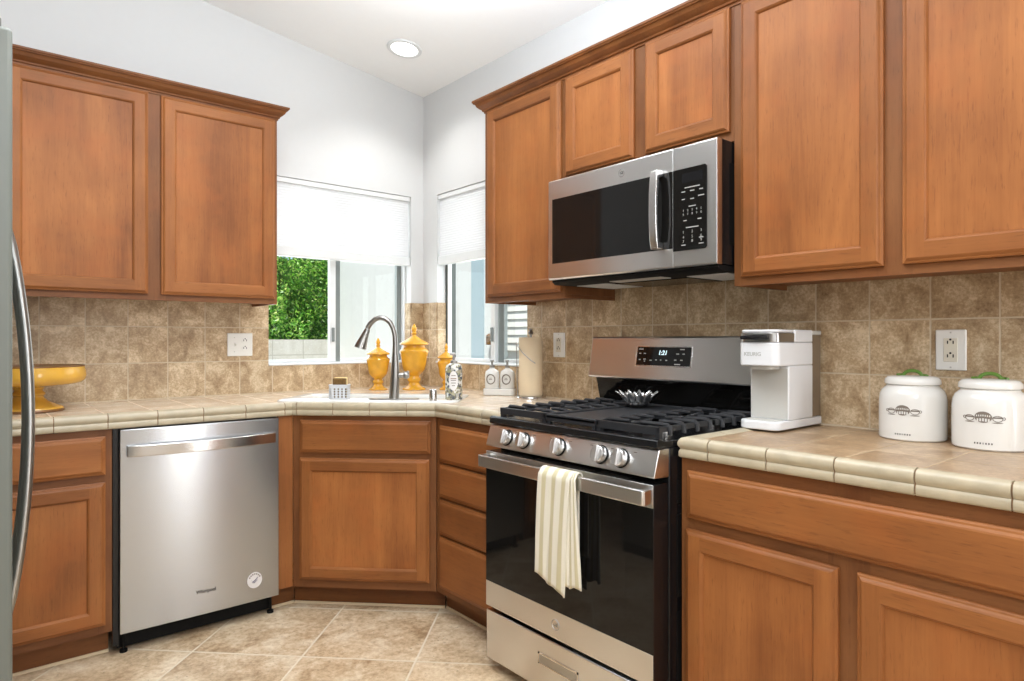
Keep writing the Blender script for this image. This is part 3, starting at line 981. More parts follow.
mb.add(rim + rim2 + [(x, y, zz + 0.004) for x, y, zz in rim] + [(x, y, zz + 0.004) for x, y, zz in rim2], [(a, (a + 1) % m, m + (a + 1) % m, m + a) for a in range(m)] + [(2 * m + a, 2 * m + (a + 1) % m, 3 * m + (a + 1) % m, 3 * m + a) for a in range(m)] + [(a, (a + 1) % m, 2 * m + (a + 1) % m, 2 * m + a) for a in range(m)] + [(m + a, m + (a + 1) % m, 3 * m + (a + 1) % m, 3 * m + a) for a in range(m)])
mb.build('basket_rim', 'white_plastic', r)
r = thing('dish_sponge', 'brown and cream scrubbing sponge standing in the white pierced basket', 'sponge', (-0.845, -0.612, DECK + 0.0035), 49.959 - 90)
MB().box(-0.029, 0.032, -0.017, 0.004, 0, 0.094).build('scrub_layer', 'sponge', r, bevel=0.005, seg=3)
MB().box(-0.029, 0.034, 0.0045, 0.017, 0, 0.098).build('foam_layer', 'sponge_pale', r, bevel=0.006, seg=3)

# ------------------------------------------------------------------ yellow lidded urns
URN = [(0, 0), (0.170, 0), (0.176, 0.008), (0.172, 0.018), (0.13, 0.040), (0.095, 0.070), (0.082, 0.095), (0.078, 0.112), (0.092, 0.128), (0.100, 0.150), (0.095, 0.172), (0.078, 0.192), (0.075, 0.210), (0.090, 0.228), (0.130, 0.262), (0.164, 0.310), (0.180, 0.37), (0.188, 0.43), (0.196, 0.48), (0.208, 0.53), (0.219, 0.565), (0.216, 0.59), (0.196, 0.612), (0.172, 0.632), (0.164, 0.650), (0.166, 0.672), (0, 0.672)]
LID = [(0, 0.674), (0.196, 0.674), (0.216, 0.682), (0.218, 0.694), (0.205, 0.708), (0.170, 0.728), (0.120, 0.756), (0.080, 0.784), (0.052, 0.802), (0.034, 0.815), (0.030, 0.828), (0.040, 0.842), (0.042, 0.856), (0.030, 0.870), (0.034, 0.886), (0.042, 0.905), (0.040, 0.930), (0.028, 0.958), (0.014, 0.985), (0.0, 1.0)]
for loc, h, fat, lab in (((-0.399, -0.158), 0.293, 1.02, 'medium yellow lidded urn beside the faucet, under the window shade'), ((-0.233, -0.271), 0.374, 1.0, 'tallest yellow lidded urn, just past the faucet in the corner'), ((-0.092, -0.386), 0.262, 0.88, 'smallest yellow lidded urn, half hidden behind the floral soap bottle')):
    r = thing('lidded_urn', lab, 'urn', (*loc, CT + 0.0005), 0, 'yellow ceramic urns')
    MB().lathe([(a * h * fat, b * h) for a, b in URN], 40).build('urn_body', 'yellow', r)
    MB().lathe([(a * h * fat, b * h) for a, b in LID], 40).build('urn_lid', 'yellow', r)

# cake stand beside the fridge
r = thing('cake_stand', 'footed yellow ceramic cake stand on the counter beside the fridge', 'cake stand', (-1.992, -0.262, CT + 0.0005), 0)
r.scale = (0.91, 0.91, 1.0)
MB().lathe([(0, 0), (0.128, 0), (0.132, 0.004), (0.128, 0.010)], 48).build('foot_ring', 'glaze_brown', r)
MB().lathe([(0, 0.0105), (0.127, 0.0105), (0.124, 0.016), (0.10, 0.026), (0.070, 0.040), (0.055, 0.055), (0.054, 0.060), (0.060, 0.066), (0.060, 0.072), (0.052, 0.078), (0.050, 0.084), (0.058, 0.094), (0.10, 0.101), (0.165, 0.106), (0.196, 0.112), (0.208, 0.124), (0.212, 0.140), (0.210, 0.158), (0.206, 0.172), (0.205, 0.1755)], 64).build('stand', 'yellow_dark', r)
MB().lathe([(0, 0.160), (0.192, 0.160), (0.198, 0.170), (0.201, 0.179), (0.206, 0.180), (0.2065, 0.176), (0.204, 0.1765)], 64).build('plate_top', 'glaze_brown', r)

# ------------------------------------------------------------------ twin dispensers and paper towel
r = thing('soap_dispenser_set', 'white ceramic caddy with two wreath-marked pump bottles by the corner window', 'soap dispenser', (-0.092, -0.868, CT + 0.0005), -52)
MB().prism([(x, y) for x, y, _ in loop(-0.082, 0.082, -0.036, 0.036, 0, 0.02, 5)], 0, 0.034, 'z').build('caddy', 'white_gloss', r, bevel=0.004, seg=3)
for x in (-0.040, 0.040):
    b = MB().lathe([(0, 0.0345), (0.036, 0.0345), (0.0375, 0.038), (0.0375, 0.105), (0.034, 0.120), (0.022, 0.130), (0.014, 0.134), (0.013, 0.140), (0, 0.140)], 28, x, 0, sy=0.85).build('bottle', 'white_gloss', r)
    tor = [(x + 0.021 * math.cos(2 * PI * a / 20), -0.0340 + 0.010 * abs(math.cos(2 * PI * a / 20)) ** 2 * 0.55, 0.082 + 0.024 * math.sin(2 * PI * a / 20)) for a in range(21)]
    MB().tube(tor, 0.0028, 6).build('wreath_mark', 'print_brown', b)
    MB().box(x - 0.008, x + 0.008, -0.0332, -0.0318, 0.079, 0.082).box(x - 0.006, x + 0.006, -0.0332, -0.0318, 0.086, 0.0885).build('word_mark', 'print_brown', b)
    p = MB().lathe([(0.013, 0.1405), (0.013, 0.152), (0.006, 0.155), (0.0055, 0.170), (0.009, 0.171), (0.009, 0.178), (0, 0.178)], 16, x, 0)
    p.box(x - 0.004, x + 0.004, -0.032, 0.0, 0.172, 0.178)
    p.build('pump', 'nickel', b)

pc = (-0.085, -1.098)
r = thing('paper_towel_holder', 'steel paper towel stand with round base and wire tension arm', 'paper towel holder', (*pc, CT + 0.0005), -60)
MB().lathe([(0, 0), (0.072, 0), (0.075, 0.004), (0.073, 0.010), (0.060, 0.013), (0, 0.014)], 36).build('base', 'steel_bright', r)
MB().lathe([(0, 0.0145), (0.006, 0.0145), (0.006, 0.306), (0.011, 0.308), (0.013, 0.316), (0.008, 0.326), (0.010, 0.334), (0, 0.337)], 16).build('rod', 'nickel', r)
MB().tube([(-0.068, 0, 0.012), (-0.070, 0.0, 0.10), (-0.071, -0.004, 0.20), (-0.070, -0.01, 0.262), (-0.066, -0.022, 0.272), (-0.050, -0.045, 0.25), (-0.02, -0.0625, 0.22), (0.02, -0.0625, 0.185), (0.04, -0.052, 0.17)], 0.0022, 8).build('tension_arm', 'nickel', r)
roll = thing('paper_towel_roll', 'cream paper towel roll standing on the steel paper towel stand', 'paper towel', (*pc, CT + 0.0150), -60)
prof = [(0.0205, 0.0), (0.056, 0.0), (0.0575, 0.003), (0.0575, 0.276), (0.056, 0.279), (0.0205, 0.279), (0.0205, 0.0)]
MB().lathe(prof, 40).build('paper', 'paper', roll)
MB().lathe([(0.0175, 0.0), (0.020, 0.0), (0.020, 0.2785), (0.0175, 0.2785), (0.0175, 0.0)], 24).build('card_core', 'card', roll)


# ------------------------------------------------------------------ outlets
def outlet(label, loc, rz, double=False):
    r = thing('wall_outlet', label, 'outlet', loc, rz, 'white wall outlets')
    w_ = 0.062 if double else 0.0385
    MB().box(-w_, w_, -0.0065, -0.0003, -0.0585, 0.0585).build('cover_plate', 'outlet', r, bevel=0.003, seg=3)
    xs = (0.024,) if double else (0,)
    for x in xs:
        if not double:
            MB().box(x - 0.0175, x + 0.0175, -0.0085, -0.0066, -0.034, 0.034).build('receptacle', 'outlet_cream', r, bevel=0.001)
        else:
            f = MB()
            for dz in (-0.0195, 0.0195):
                f.prism([(x + 0.0155 * math.cos(R(a)), dz + 0.0145 * math.sin(R(a))) for a in range(0, 360, 20)], -0.0082, -0.0066, 'y')
            f.build('receptacle', 'outlet', r)
        for dz in (-0.0195, 0.0195):
            mb = MB()
            yb = -0.0086 if not double else -0.0083
            mb.box(x - 0.0085, x - 0.0055, yb - 0.0008, yb, dz - 0.002, dz + 0.007).box(x + 0.0055, x + 0.0085, yb - 0.0008, yb, dz - 0.002, dz + 0.007)
            mb.prism([(x + 0.003 * math.cos(R(q_)), dz + 0.0105 + 0.003 * math.sin(R(q_))) for q_ in range(0, 360, 36)], yb - 0.0008, yb, 'y')
            mb.build('outlet_slots', 'slot', r)
    if double:
        MB().box(-0.029, -0.019, -0.0080, -0.0066, -0.012, 0.012).build('switch_surround', 'outlet', r)
        MB().prism([(-0.0082, -0.006), (-0.0185, 0.004), (-0.0175, 0.008), (-0.0082, 0.005)], -0.0275, -0.0205, 'x').build('switch_toggle', 'outlet', r)
    for zz in ((-0.050, 0.050) if not double else (-0.036, 0.036)):
        MB().box((-0.028 if double else 0) - 0.0022, (-0.028 if double else 0) + 0.0022, -0.0072, -0.0066, zz - 0.0022, zz + 0.0022).build('cover_screw', 'grey_plastic', r)
    return r

outlet('double white wall plate with toggle switch and outlet beside the wide window', (-1.1065, -0.0085, 1.1755), 0, True)
outlet('single white outlet plate on the tile between paper towels and range', (-0.0085, -1.2195, 1.176), -90)
outlet('white outlet plate with cream receptacle above the two canisters', (-0.0085, -2.8345, 1.172), -90)

# ------------------------------------------------------------------ dishwasher
r = thing('dishwasher', 'stainless steel dishwasher with bowed bar handle under the counter', 'dishwasher', (-1.7363, 0, 0), 0)
W = 0.603
MB().box(-0.014, W + 0.002, -0.58, -0.03, 0.105, 0.8625).box(-0.020, -0.001, -0.600, -0.58, 0.04, 0.864).build('tub', 'black', r)
mb = MB()
nb = 12
poly = [(0.0, -0.585)] + [(W * a / nb, -0.6215 - 0.0045 * math.sin(PI * a / nb)) for a in range(nb + 1)] + [(W, -0.585)]
mb.prism(poly, 0.0862, 0.8598, 'z')
d = mb.build('door', 'steel', r, bevel=0.002)
mb = MB()
hn = 20
x0, x1 = 0.022, 0.584
def bow(t):
    return -0.6365 - 0.034 * math.sin(PI * t) ** 0.8
pts = [(x0 + (x1 - x0) * a / hn, bow(a / hn)) for a in range(hn + 1)]
poly = pts + [(x, y + 0.012) for x, y in reversed(pts)]
mb.prism(poly, 0.756, 0.799, 'z')
mb.box(x0, x0 + 0.012, -0.630, -0.6245, 0.760, 0.795).box(x1 - 0.012, x1, -0.630, -0.6245, 0.760, 0.795)
mb.build('handle', 'steel_bright', d, bevel=0.004, seg=3)
text('brand_lettering', 'Whirlpool', 0.0205, 'print', d, (0.304, -0.6268, 0.180), squeeze=0.88, bold=0.0004)
st = MB().prism([(0.498 + 0.031 * math.cos(R(a)), 0.177 + 0.034 * math.sin(R(a))) for a in range(0, 360, 12)], -0.6256, -0.6248, 'y').build('round_sticker', 'sticker', d)
sw = MB().tube([(0.486, -0.6258, 0.168), (0.498, -0.6258, 0.176), (0.512, -0.6258, 0.188)], [0.003, 0.005, 0.002], 8, flat=0.15).tube([(0.484, -0.6258, 0.180), (0.494, -0.6258, 0.166), (0.510, -0.6258, 0.176)], [0.002, 0.004, 0.002], 8, flat=0.15)
sw.build('swoosh_mark', 'navy', st)
for a in range(7):
    an = R(30 + a * 20)
    MB().box(0.498 + 0.024 * math.cos(an) - 0.0025, 0.498 + 0.024 * math.cos(an) + 0.0025, -0.6262, -0.6256, 0.177 + 0.026 * math.sin(an) - 0.003, 0.177 + 0.026 * math.sin(an) + 0.003).build('sticker_letter', 'print_brown', st)
MB().box(0.0, W - 0.012, -0.555, -0.54, 0.012, 0.098).build('kick_plate', 'black_matte', r)
for x in (0.02, W - 0.02):
    MB().lathe([(0, 0), (0.014, 0), (0.014, 0.01), (0.006, 0.012), (0.006, 0.10), (0, 0.10)], 12, x, -0.572).build('foot', 'black_matte', r)

# ------------------------------------------------------------------ range
r = thing('gas_range', 'stainless steel gas range with black grates and five front knobs', 'range', (0, -1.5700, 0), -90)
W = 0.7600
MB().box(0.001, W - 0.001, -0.655, -0.03, 0.035, 0.894).build('body', 'black', r, bevel=0.003)
pr = MB()
for z0, z1 in ((0.10, 0.42), (0.46, 0.70), (0.73, 0.80)):
    pr.box(W - 0.0008, W + 0.0012, -0.62, -0.60, z0, z1)
pr.build('side_rib', 'black_matte', r, bevel=0.0008)
for x in (0.05, W - 0.05):
    for y in (-0.60, -0.10):
        MB().lathe([(0, 0), (0.018, 0), (0.018, 0.012), (0.008, 0.014), (0.008, 0.0345), (0, 0.0345)], 12, x, y).build('leveling_foot', 'black_matte', r)
# warming drawer
d = MB().prism([(-0.656, 0.045), (-0.7256, 0.045), (-0.7256, 0.221), (-0.656, 0.221)], 0.004, W - 0.004, 'x').build('drawer', 'steel_warm', r, bevel=0.003)
mb = MB()
x0, x1, z0, z1 = 0.285, 0.470, 0.128, 0.166
f = 0.006
mb.box(x0, x1, -0.7275, -0.7258, z1 - f, z1).box(x0, x1, -0.7275, -0.7258, z0, z0 + f * 0.6).box(x0, x0 + f, -0.7275, -0.7258, z0, z1).box(x1 - f, x1, -0.7275, -0.7258, z0, z1)
pull = mb.build('drawer_pull', 'steel_bright', d)
MB().box(x0 + f, x1 - f, -0.7262, -0.7257, z0 + 0.004, z1 - f).build('pull_recess', 'steel_dark', pull)
# oven door
d = MB().box(0.003, W - 0.003, -0.724, -0.657, 0.2354, 0.797).build('oven_door', 'black', r, bevel=0.003)
MB().box(0.003, W - 0.003, -0.7265, -0.7242, 0.2354, 0.3254).build('steel_band', 'steel_warm', d, bevel=0.0008)
mb = MB().box(0.003, W - 0.003, -0.7265, -0.7242, 0.733, 0.797)
mb.build('steel_band', 'steel_warm', d, bevel=0.0008)
MB().box(0.003, W - 0.003, -0.7262, -0.7242, 0.3256, 0.7328).build('oven_glass', 'black_glass', d)
MB().box(0.10, W - 0.10, -0.7264, -0.7262, 0.40, 0.69).build('inner_window', 'black_glass', d)
mb = MB()
for a in range(4):
    mb.box(0.10 + a * 0.145, 0.22 + a * 0.145, -0.716, -0.690, 0.7968, 0.7982)
mb.build('vent_slot', 'slot', d)
mb = MB()
hy = -0.768
pts = [(0.006, -0.728), (0.004, hy + 0.008), (0.009, hy), (W - 0.009, hy), (W - 0.004, hy + 0.008), (W - 0.006, -0.728), (W - 0.026, -0.728), (W - 0.026, hy + 0.014), (0.026, hy + 0.014), (0.026, -0.728)]
mb.prism(pts, 0.745, 0.787, 'z')
mb.build('oven_handle', 'steel_warm', d, bevel=0.003, seg=3)
def emblem(root, cx, y, cz_, rad_):
    ring = [(cx + rad_ * math.cos(2 * PI * a / 24), y, cz_ + rad_ * math.sin(2 * PI * a / 24)) for a in range(25)]
    e = MB().tube(ring, rad_ * 0.11, 6).build('round_emblem', 'steel_dark', root)
    MB().prism([(cx + rad_ * math.cos(2 * PI * a / 24), cz_ + rad_ * math.sin(2 * PI * a / 24)) for a in range(24)], y - 0.0003, y + 0.0006, 'y').build('emblem_disc', 'steel_bright', e)
    text('emblem_lettering', 'GE', rad_ * 1.05, 'print', e, (cx, y - 0.0006, cz_), shear=0.3)
    return e
emblem(d, 0.3684, -0.7272, 0.282, 0.0165)
# control panel with knobs
cp = MB().prism([(-0.657, 0.812), (-0.722, 0.815), (-0.7245, 0.820), (-0.7035, 0.888), (-0.699, 0.8935), (-0.657, 0.8935)], 0.0, W, 'x').build('control_panel', 'steel_warm', r, bevel=0.002)
ang = math.atan2(0.021, 0.068)
for x in (0.110, 0.201, 0.374, 0.554, 0.634):
    kb = MB()
    kb.lathe([(0.0, -0.001), (0.0290, -0.001), (0.0290, 0.003), (0.027, 0.004)], 28, mi=1)
    kb.lathe([(0.0, 0.0042), (0.0255, 0.0042), (0.0265, 0.008), (0.0250, 0.022), (0.0235, 0.0245), (0, 0.0248)], 28)
    kb.box(-0.0075, 0.0075, -0.0245, 0.0245, 0.0245, 0.034)
    ko = kb.build('knob', ['steel_warm', 'black'], cp, bevel=0.0012)
    ko.location = (x, -0.7142, 0.8545)
    ko.rotation_euler = (R(90) + -ang, 0, 0)
mb = MB()
for x in (0.065, 0.155, 0.245, 0.33, 0.418, 0.51, 0.594, 0.68):
    mb.box(x - 0.006, x + 0.006, -0.7075, -0.7070, 0.876, 0.878)
mb.build('knob_legend', 'print_brown', cp)
# cooktop deck
ck = MB().prism([(-0.10, 0.8945), (-0.707, 0.8945), (-0.711, 0.899), (-0.709, 0.918), (-0.702, 0.922), (-0.69, 0.9215), (-0.675, 0.914), (-0.10, 0.914)], 0.002, W - 0.002, 'x').build('cooktop', 'black', r, bevel=0.002)
for x, y, s_ in ((0.135, -0.52, 1.1), (0.135, -0.24, 0.9), (0.378, -0.38, 1.0), (0.62, -0.52, 1.1), (0.62, -0.24, 0.9)):
    b = MB().lathe([(0, 0.9145), (0.045 * s_, 0.9145), (0.045 * s_, 0.922), (0.036 * s_, 0.924), (0, 0.924)], 28, x, y).build('burner', 'steel_dark', ck)
    MB().lathe([(0, 0.9243), (0.033 * s_, 0.9243), (0.034 * s_, 0.930), (0.028 * s_, 0.933), (0, 0.933)], 28, x, y).build('burner_cap', 'iron', b)
# grates
def grate(x0, x1, outer):
    mb = MB()
    y0, y1 = -0.672, -0.125
    zt, zb = 0.951, 0.936
    b = 0.011
    # side rails along the depth, end rails, feet
    mb.box(x0, x0 + b, y0, y1, zb, zt).box(x1 - b, x1, y0, y1, zb, zt)
    mb.prism([(x0, zb - 0.008), (x1, zb - 0.008), (x1 - 0.004, zt), (x0 + 0.004, zt)], y0, y0 + 0.012, 'y')
    mb.box(x0, x1, y1 - 0.012, y1, zb, zt)
    mb.box(x0, x1, (y0 + y1) / 2 - 0.006, (y0 + y1) / 2 + 0.006, zb, zt)
    for fx in (x0 + 0.001, x1 - 0.017):
        for fy in (y0 + 0.001, y1 - 0.017):
            mb.box(fx, fx + 0.016, fy, fy + 0.016, 0.9145, zb)
    # fingers towards the burner, curling down over the outer rail
    xo, xi = (x0, x1) if outer < 0 else (x1, x0)
    sgn = 1 if outer < 0 else -1
    n_ = 8
    for a in range(n_):
        y = y0 + 0.045 + (y1 - y0 - 0.075) * a / (n_ - 1)
        L = 0.085 if 0 < a < n_ - 1 else 0.10
        mb.tube([(xo - sgn * 0.004, y, zb - 0.010), (xo - sgn * 0.003, y, zt - 0.006), (xo + sgn * 0.006, y, zt + 0.002), (xo + sgn * 0.03, y, zt + 0.003), (xo + sgn * L, y, zt + 0.002)], [0.007, 0.0075, 0.0075, 0.0065, 0.0055], 8)
        mb.tube([(xi, y, zt - 0.004), (xi - sgn * 0.02, y, zt + 0.002), (xi - sgn * L, y, zt + 0.002)], [0.0065, 0.0065, 0.0055], 8)
    for cy_ in (-0.52, -0.24):
        xm = (x0 + x1) / 2
        mb.tube([(xm, cy_ + 0.13, zt - 0.003), (xm, cy_ + 0.035, zt + 0.002)], 0.0055, 8)
        mb.tube([(xm, cy_ - 0.13, zt - 0.003), (xm, cy_ - 0.035, zt + 0.002)], 0.0055, 8)
    return mb.build('grate', 'iron', r, bevel=0)
grate(0.018, 0.262, -1)
grate(0.494, 0.738, 1)
mb = MB()
mb.box(0.266, 0.490, -0.672, -0.125, 0.936, 0.946)
mb.box(0.266, 0.490, -0.672, -0.660, 0.926, 0.951).box(0.266, 0.490, -0.137, -0.125, 0.936, 0.951).box(0.266, 0.276, -0.66, -0.137, 0.946, 0.951).box(0.480, 0.490, -0.66, -0.137, 0.946, 0.951)
for fx in (0.268, 0.474):
    for fy in (-0.671, -0.141):
        mb.box(fx, fx + 0.014, fy, fy + 0.014, 0.9145, 0.936)
mb.build('griddle_grate', 'iron', r, bevel=0.002)
for x, y in ((0.262, -0.54), (0.264, -0.25), (0.494, -0.54), (0.494, -0.25)):
    pass
# backguard
bg = MB().prism([(-0.02, 0.9145), (-0.095, 0.9145), (-0.112, 0.935), (-0.140, 1.046), (-0.02, 1.046)], 0.004, W - 0.004, 'x').build('backguard_glass', 'black_glass', r, bevel=0.002)
bp_ = MB().prism([(-0.02, 1.0465), (-0.178, 1.0465), (-0.182, 1.051), (-0.156, 1.208), (-0.150, 1.213), (-0.02, 1.213)], 0.0, W, 'x').build('backguard', 'steel_warm', r, bevel=0.002)
sl = math.atan2(0.026, 0.157)
dsp = thing('display', None, None)
COL.objects.unlink(dsp); bpy.data.objects.remove(dsp)
def onslope(mbuilder, name, mat, parent, x, zc, bevel=0):
    o = mbuilder.build(name, mat, parent, bevel=bevel)
    o.location = (x, -0.182 + (zc - 1.051) * 0.026 / 0.157 - 0.0006, zc)
    o.rotation_euler = (-sl, 0, 0)
    return o
dc = 0.372
fr = onslope(MB().box(-0.128, 0.128, -0.0012, 0.001, -0.040, 0.040), 'display_frame', 'steel_bright', bp_, dc, 1.138, 0.001)
gl = MB().box(-0.123, 0.123, -0.0022, -0.0013, -0.0355, 0.0355).build('display_glass', 'black_glass', fr)
text('clock_digits', '1:21', 0.024, 'digit', gl, (-0.002, -0.0024, 0.013), shear=0.15, bold=0.0004)
mb = MB()
for x, zz, w_ in ((-0.105, 0.027, 0.022), (-0.108, 0.010, 0.009), (-0.086, 0.010, 0.010), (0.085, 0.027, 0.020), (0.066, 0.010, 0.012), (0.092, 0.010, 0.010), (-0.108, -0.014, 0.008), (-0.084, -0.012, 0.012), (-0.055, -0.016, 0.010), (-0.030, -0.014, 0.006), (-0.008, -0.014, 0.006), (0.018, -0.015, 0.008), (0.058, -0.013, 0.010), (0.085, -0.013, 0.010), (0.068, -0.029, 0.026), (-0.084, -0.020, 0.006)):
    mb.box(x - w_ / 2, x + w_ / 2, -0.0026, -0.0023, zz - 0.0018, zz + 0.0018)
mb.build('button_legend', 'print_grey', gl)

# towel on the oven handle
def towel():
    mb = MB()
    def sheet(xt0, xt1, xb0, xb1, zb0, zb1, yf, back):
        L1 = 0.26 if back else 0.02
        def fn(u, v):
            # v 0..1 : back bottom -> over the bar -> front bottom
            s_ = v
            if s_ < 0.25:
                t = s_ / 0.25
                y = -0.7465
                z_ = 0.786 - L1 * (1 - t)
                x = xt0 + (xt1 - xt0) * u
                return (x, y, z_)
            if s_ < 0.35:
                t = (s_ - 0.25) / 0.10
                a = PI * t
                yc = (-0.7465 + yf) / 2
                x = xt0 + (xt1 - xt0) * u
                return (x, yc + (abs(yf + 0.7465) / 2) * math.cos(a), 0.788 + 0.009 * math.sin(a))
            t = (s_ - 0.35) / 0.65
            zb = zb0 + (zb1 - zb0) * u
            z_ = 0.787 + (zb - 0.787) * t
            e = t ** 0.8
            x = (xt0 + (xt1 - xt0) * u) * (1 - e) + (xb0 + (xb1 - xb0) * u) * e
            wv = 0.0075 * math.sin(u * 5.2 + 0.4 + t * 0.9) * (0.3 + 0.7 * t) + 0.0012 * math.sin(u * 17 + t * 4)
            sag = 0.012 * math.sin(PI * min(1, t * 1.0)) * 0.4
            return (x, yf - 0.006 - abs(wv) * 1.0 - sag * 0.2 + 0.010 * t, z_ + 0.004 * math.sin(u * 11) * t)
        mb.grid(fn, 30, 46)
    sheet(0.349, 0.490, 0.326, 0.455, 0.455, 0.412, -0.7775, True)
    sheet(0.462, 0.503, 0.440, 0.520, 0.440, 0.450, -0.7705, False)
    o = mb.build('kitchen_towel', 'towel', smooth=60)
    o.location = (0, -1.5736, 0)
    o.rotation_euler = (0, 0, R(-90))
    m_ = o.modifiers.new('thick', 'SOLIDIFY')
    m_.thickness = 0.0045
    m_.offset = 0
    return tag(o, 'cream and beige striped dish towel folded over the oven door handle', 'towel')
towel()

# lotus bowl on the grates
r = thing('lotus_bowl', 'small silver lotus petal bowl standing on the black cooktop grates', 'bowl', (-0.251, -1.885, 0.9466), 0)
MB().lathe([(0, 0.0), (0.022, 0.0), (0.026, 0.003), (0.034, 0.010), (0.045, 0.024), (0.052, 0.036), (0.050, 0.036), (0.043, 0.025), (0.032, 0.012), (0, 0.008)], 32).build('bowl', 'nickel', r)
for ringn, (cnt, rb, rt, zb_, zt_, wd) in enumerate(((11, 0.046, 0.078, 0.022, 0.062, 0.016), (11, 0.040, 0.064, 0.012, 0.056, 0.017))):
    for a in range(cnt):
        an = 2 * PI * (a + 0.5 * ringn) / cnt
        ca, sa = math.cos(an), math.sin(an)
        mb = MB()
        def fn(u, v):
            half = wd * (math.sin(PI * (0.22 + 0.78 * v)) ** 1.1 if v < 0.999 else 0.0)
            rr = rb + (rt - rb) * v ** 1.5 + 0.004 * (1 - (2 * u - 1) ** 2)
            t = (2 * u - 1) * half
            return (rr * ca - t * sa, rr * sa + t * ca, zb_ + (zt_ - zb_) * v)
        mb.grid(fn, 6, 8)
        o = mb.build('petal', 'steel_bright', r, smooth=60, fix=False)
        m_ = o.modifiers.new('thick', 'SOLIDIFY')
        m_.thickness = 0.0012

# ------------------------------------------------------------------ microwave
r = thing('microwave_oven', 'stainless steel over-the-range microwave with black glass door', 'microwave', (0, -1.5745, 0), -90)
W = 0.7545
z0, z1 = 1.436, 1.827
MB().box(0.004, W - 0.004, -0.385, -0.0105, z0 + 0.002, z1 + 0.002).build('body', 'black', r, bevel=0.003)
und = MB().prism([(-0.400, 1.4355), (-0.400, 1.428), (-0.385, 1.418), (-0.05, 1.418), (-0.02, 1.428), (-0.02, 1.4355)], 0.006, W - 0.006, 'x').build('underside', 'black_matte', r)
for a, b in ((0.045, 0.20), (0.565, 0.72)):
    MB().box(a, b, -0.30, -0.08, 1.4155, 1.4178).build('grease_filter', 'filter', und)
MB().box(0.27, 0.50, -0.36, -0.30, 1.4150, 1.4178).build('lamp_cover', 'grey_plastic', und)
MB().box(0.22, 0.55, -0.27, -0.06, 1.4145, 1.4178).build('vent_panel', 'black', und)
d = MB().prism([(-0.386, z0), (-0.410, z0), (-0.4148, z0 + 0.005), (-0.4148, z1 - 0.005), (-0.410, z1), (-0.386, z1)], 0.0, 0.5915, 'x').build('door', 'steel_warm', r, bevel=0.001)
MB().box(0.022, 0.5912, -0.4158, -0.4149, 1.499, 1.751).build('window_glass', 'black_glass', d, bevel=0.0)
MB().box(0.075, 0.505, -0.4161, -0.4159, 1.535, 1.715).build('inner_screen', 'black_glass', d)
hx = 0.541
mb = MB()
hp = [(-0.4155, 1.500), (-0.447, 1.500), (-0.453, 1.53), (-0.4565, 1.58), (-0.4575, 1.63), (-0.4565, 1.68), (-0.453, 1.73), (-0.447, 1.760), (-0.4155, 1.760), (-0.4155, 1.740), (-0.436, 1.735), (-0.444, 1.68), (-0.445, 1.63), (-0.444, 1.58), (-0.436, 1.525), (-0.4155, 1.52)]
mb.prism(hp, hx - 0.016, hx + 0.014, 'x')
mb.build('door_handle', 'steel_bright', d, bevel=0.003, seg=3)
emblem(d, 0.3745, -0.4154, 1.788, 0.013)
cpn = MB().prism([(-0.386, z0), (-0.410, z0), (-0.4148, z0 + 0.005), (-0.4148, z1 - 0.005), (-0.410, z1), (-0.386, z1)], 0.5935, W, 'x').build('control_panel', 'steel_warm', r, bevel=0.001)
kp = MB().prism([(x, zz) for x, _, zz in ((0.5938, 0, 1.488), (0.714, 0, 1.488), (0.720, 0, 1.494), (0.720, 0, 1.745), (0.714, 0, 1.751), (0.5938, 0, 1.751))], -0.4172, -0.4150, 'y').build('keypad_glass', 'black_glass', cpn)
MB().box(0.628, 0.705, -0.4176, -0.4173, 1.705, 1.735).build('display_window', 'black', kp)
def keyrow(zz, words, size):
    n_ = len(words)
    for a, w_ in enumerate(words):
        text('key_label', w_, size, 'print_white', kp, (0.634 + 0.066 * (a / max(1, n_ - 1)), -0.4176, zz), extrude=0.0002)
mb = MB()
for x, zz, w_ in ((0.667, 1.688, 0.056), (0.634, 1.676, 0.014), (0.667, 1.676, 0.016), (0.700, 1.676, 0.014), (0.634, 1.652, 0.012), (0.667, 1.650, 0.014), (0.700, 1.656, 0.022), (0.667, 1.627, 0.026), (0.640, 1.583, 0.012), (0.694, 1.583, 0.014), (0.667, 1.560, 0.046), (0.634, 1.505, 0.016), (0.700, 1.505, 0.018), (0.700, 1.524, 0.016)):
    mb.box(x - w_ / 2, x + w_ / 2, -0.4176, -0.4173, zz - 0.0016, zz + 0.0016)
mb.build('keypad_legend', 'print_white', kp)
keyrow(1.615, ('1', '2', '3', '4', '5'), 0.010)
keyrow(1.603, ('6', '7', '8', '9', '0'), 0.010)
keyrow(1.546, ('1', '2', '3'), 0.012)
keyrow(1.530, ('4', '5', '6'), 0.012)
keyrow(1.516, ('7', '8', '9'), 0.012)
sv = MB()
for a in range(3):
    sv.box(W - 0.0040, W - 0.0028, -0.34 + a * 0.07, -0.30 + a * 0.07, 1.50, 1.76)
sv.build('side_vent', 'black_matte', r)

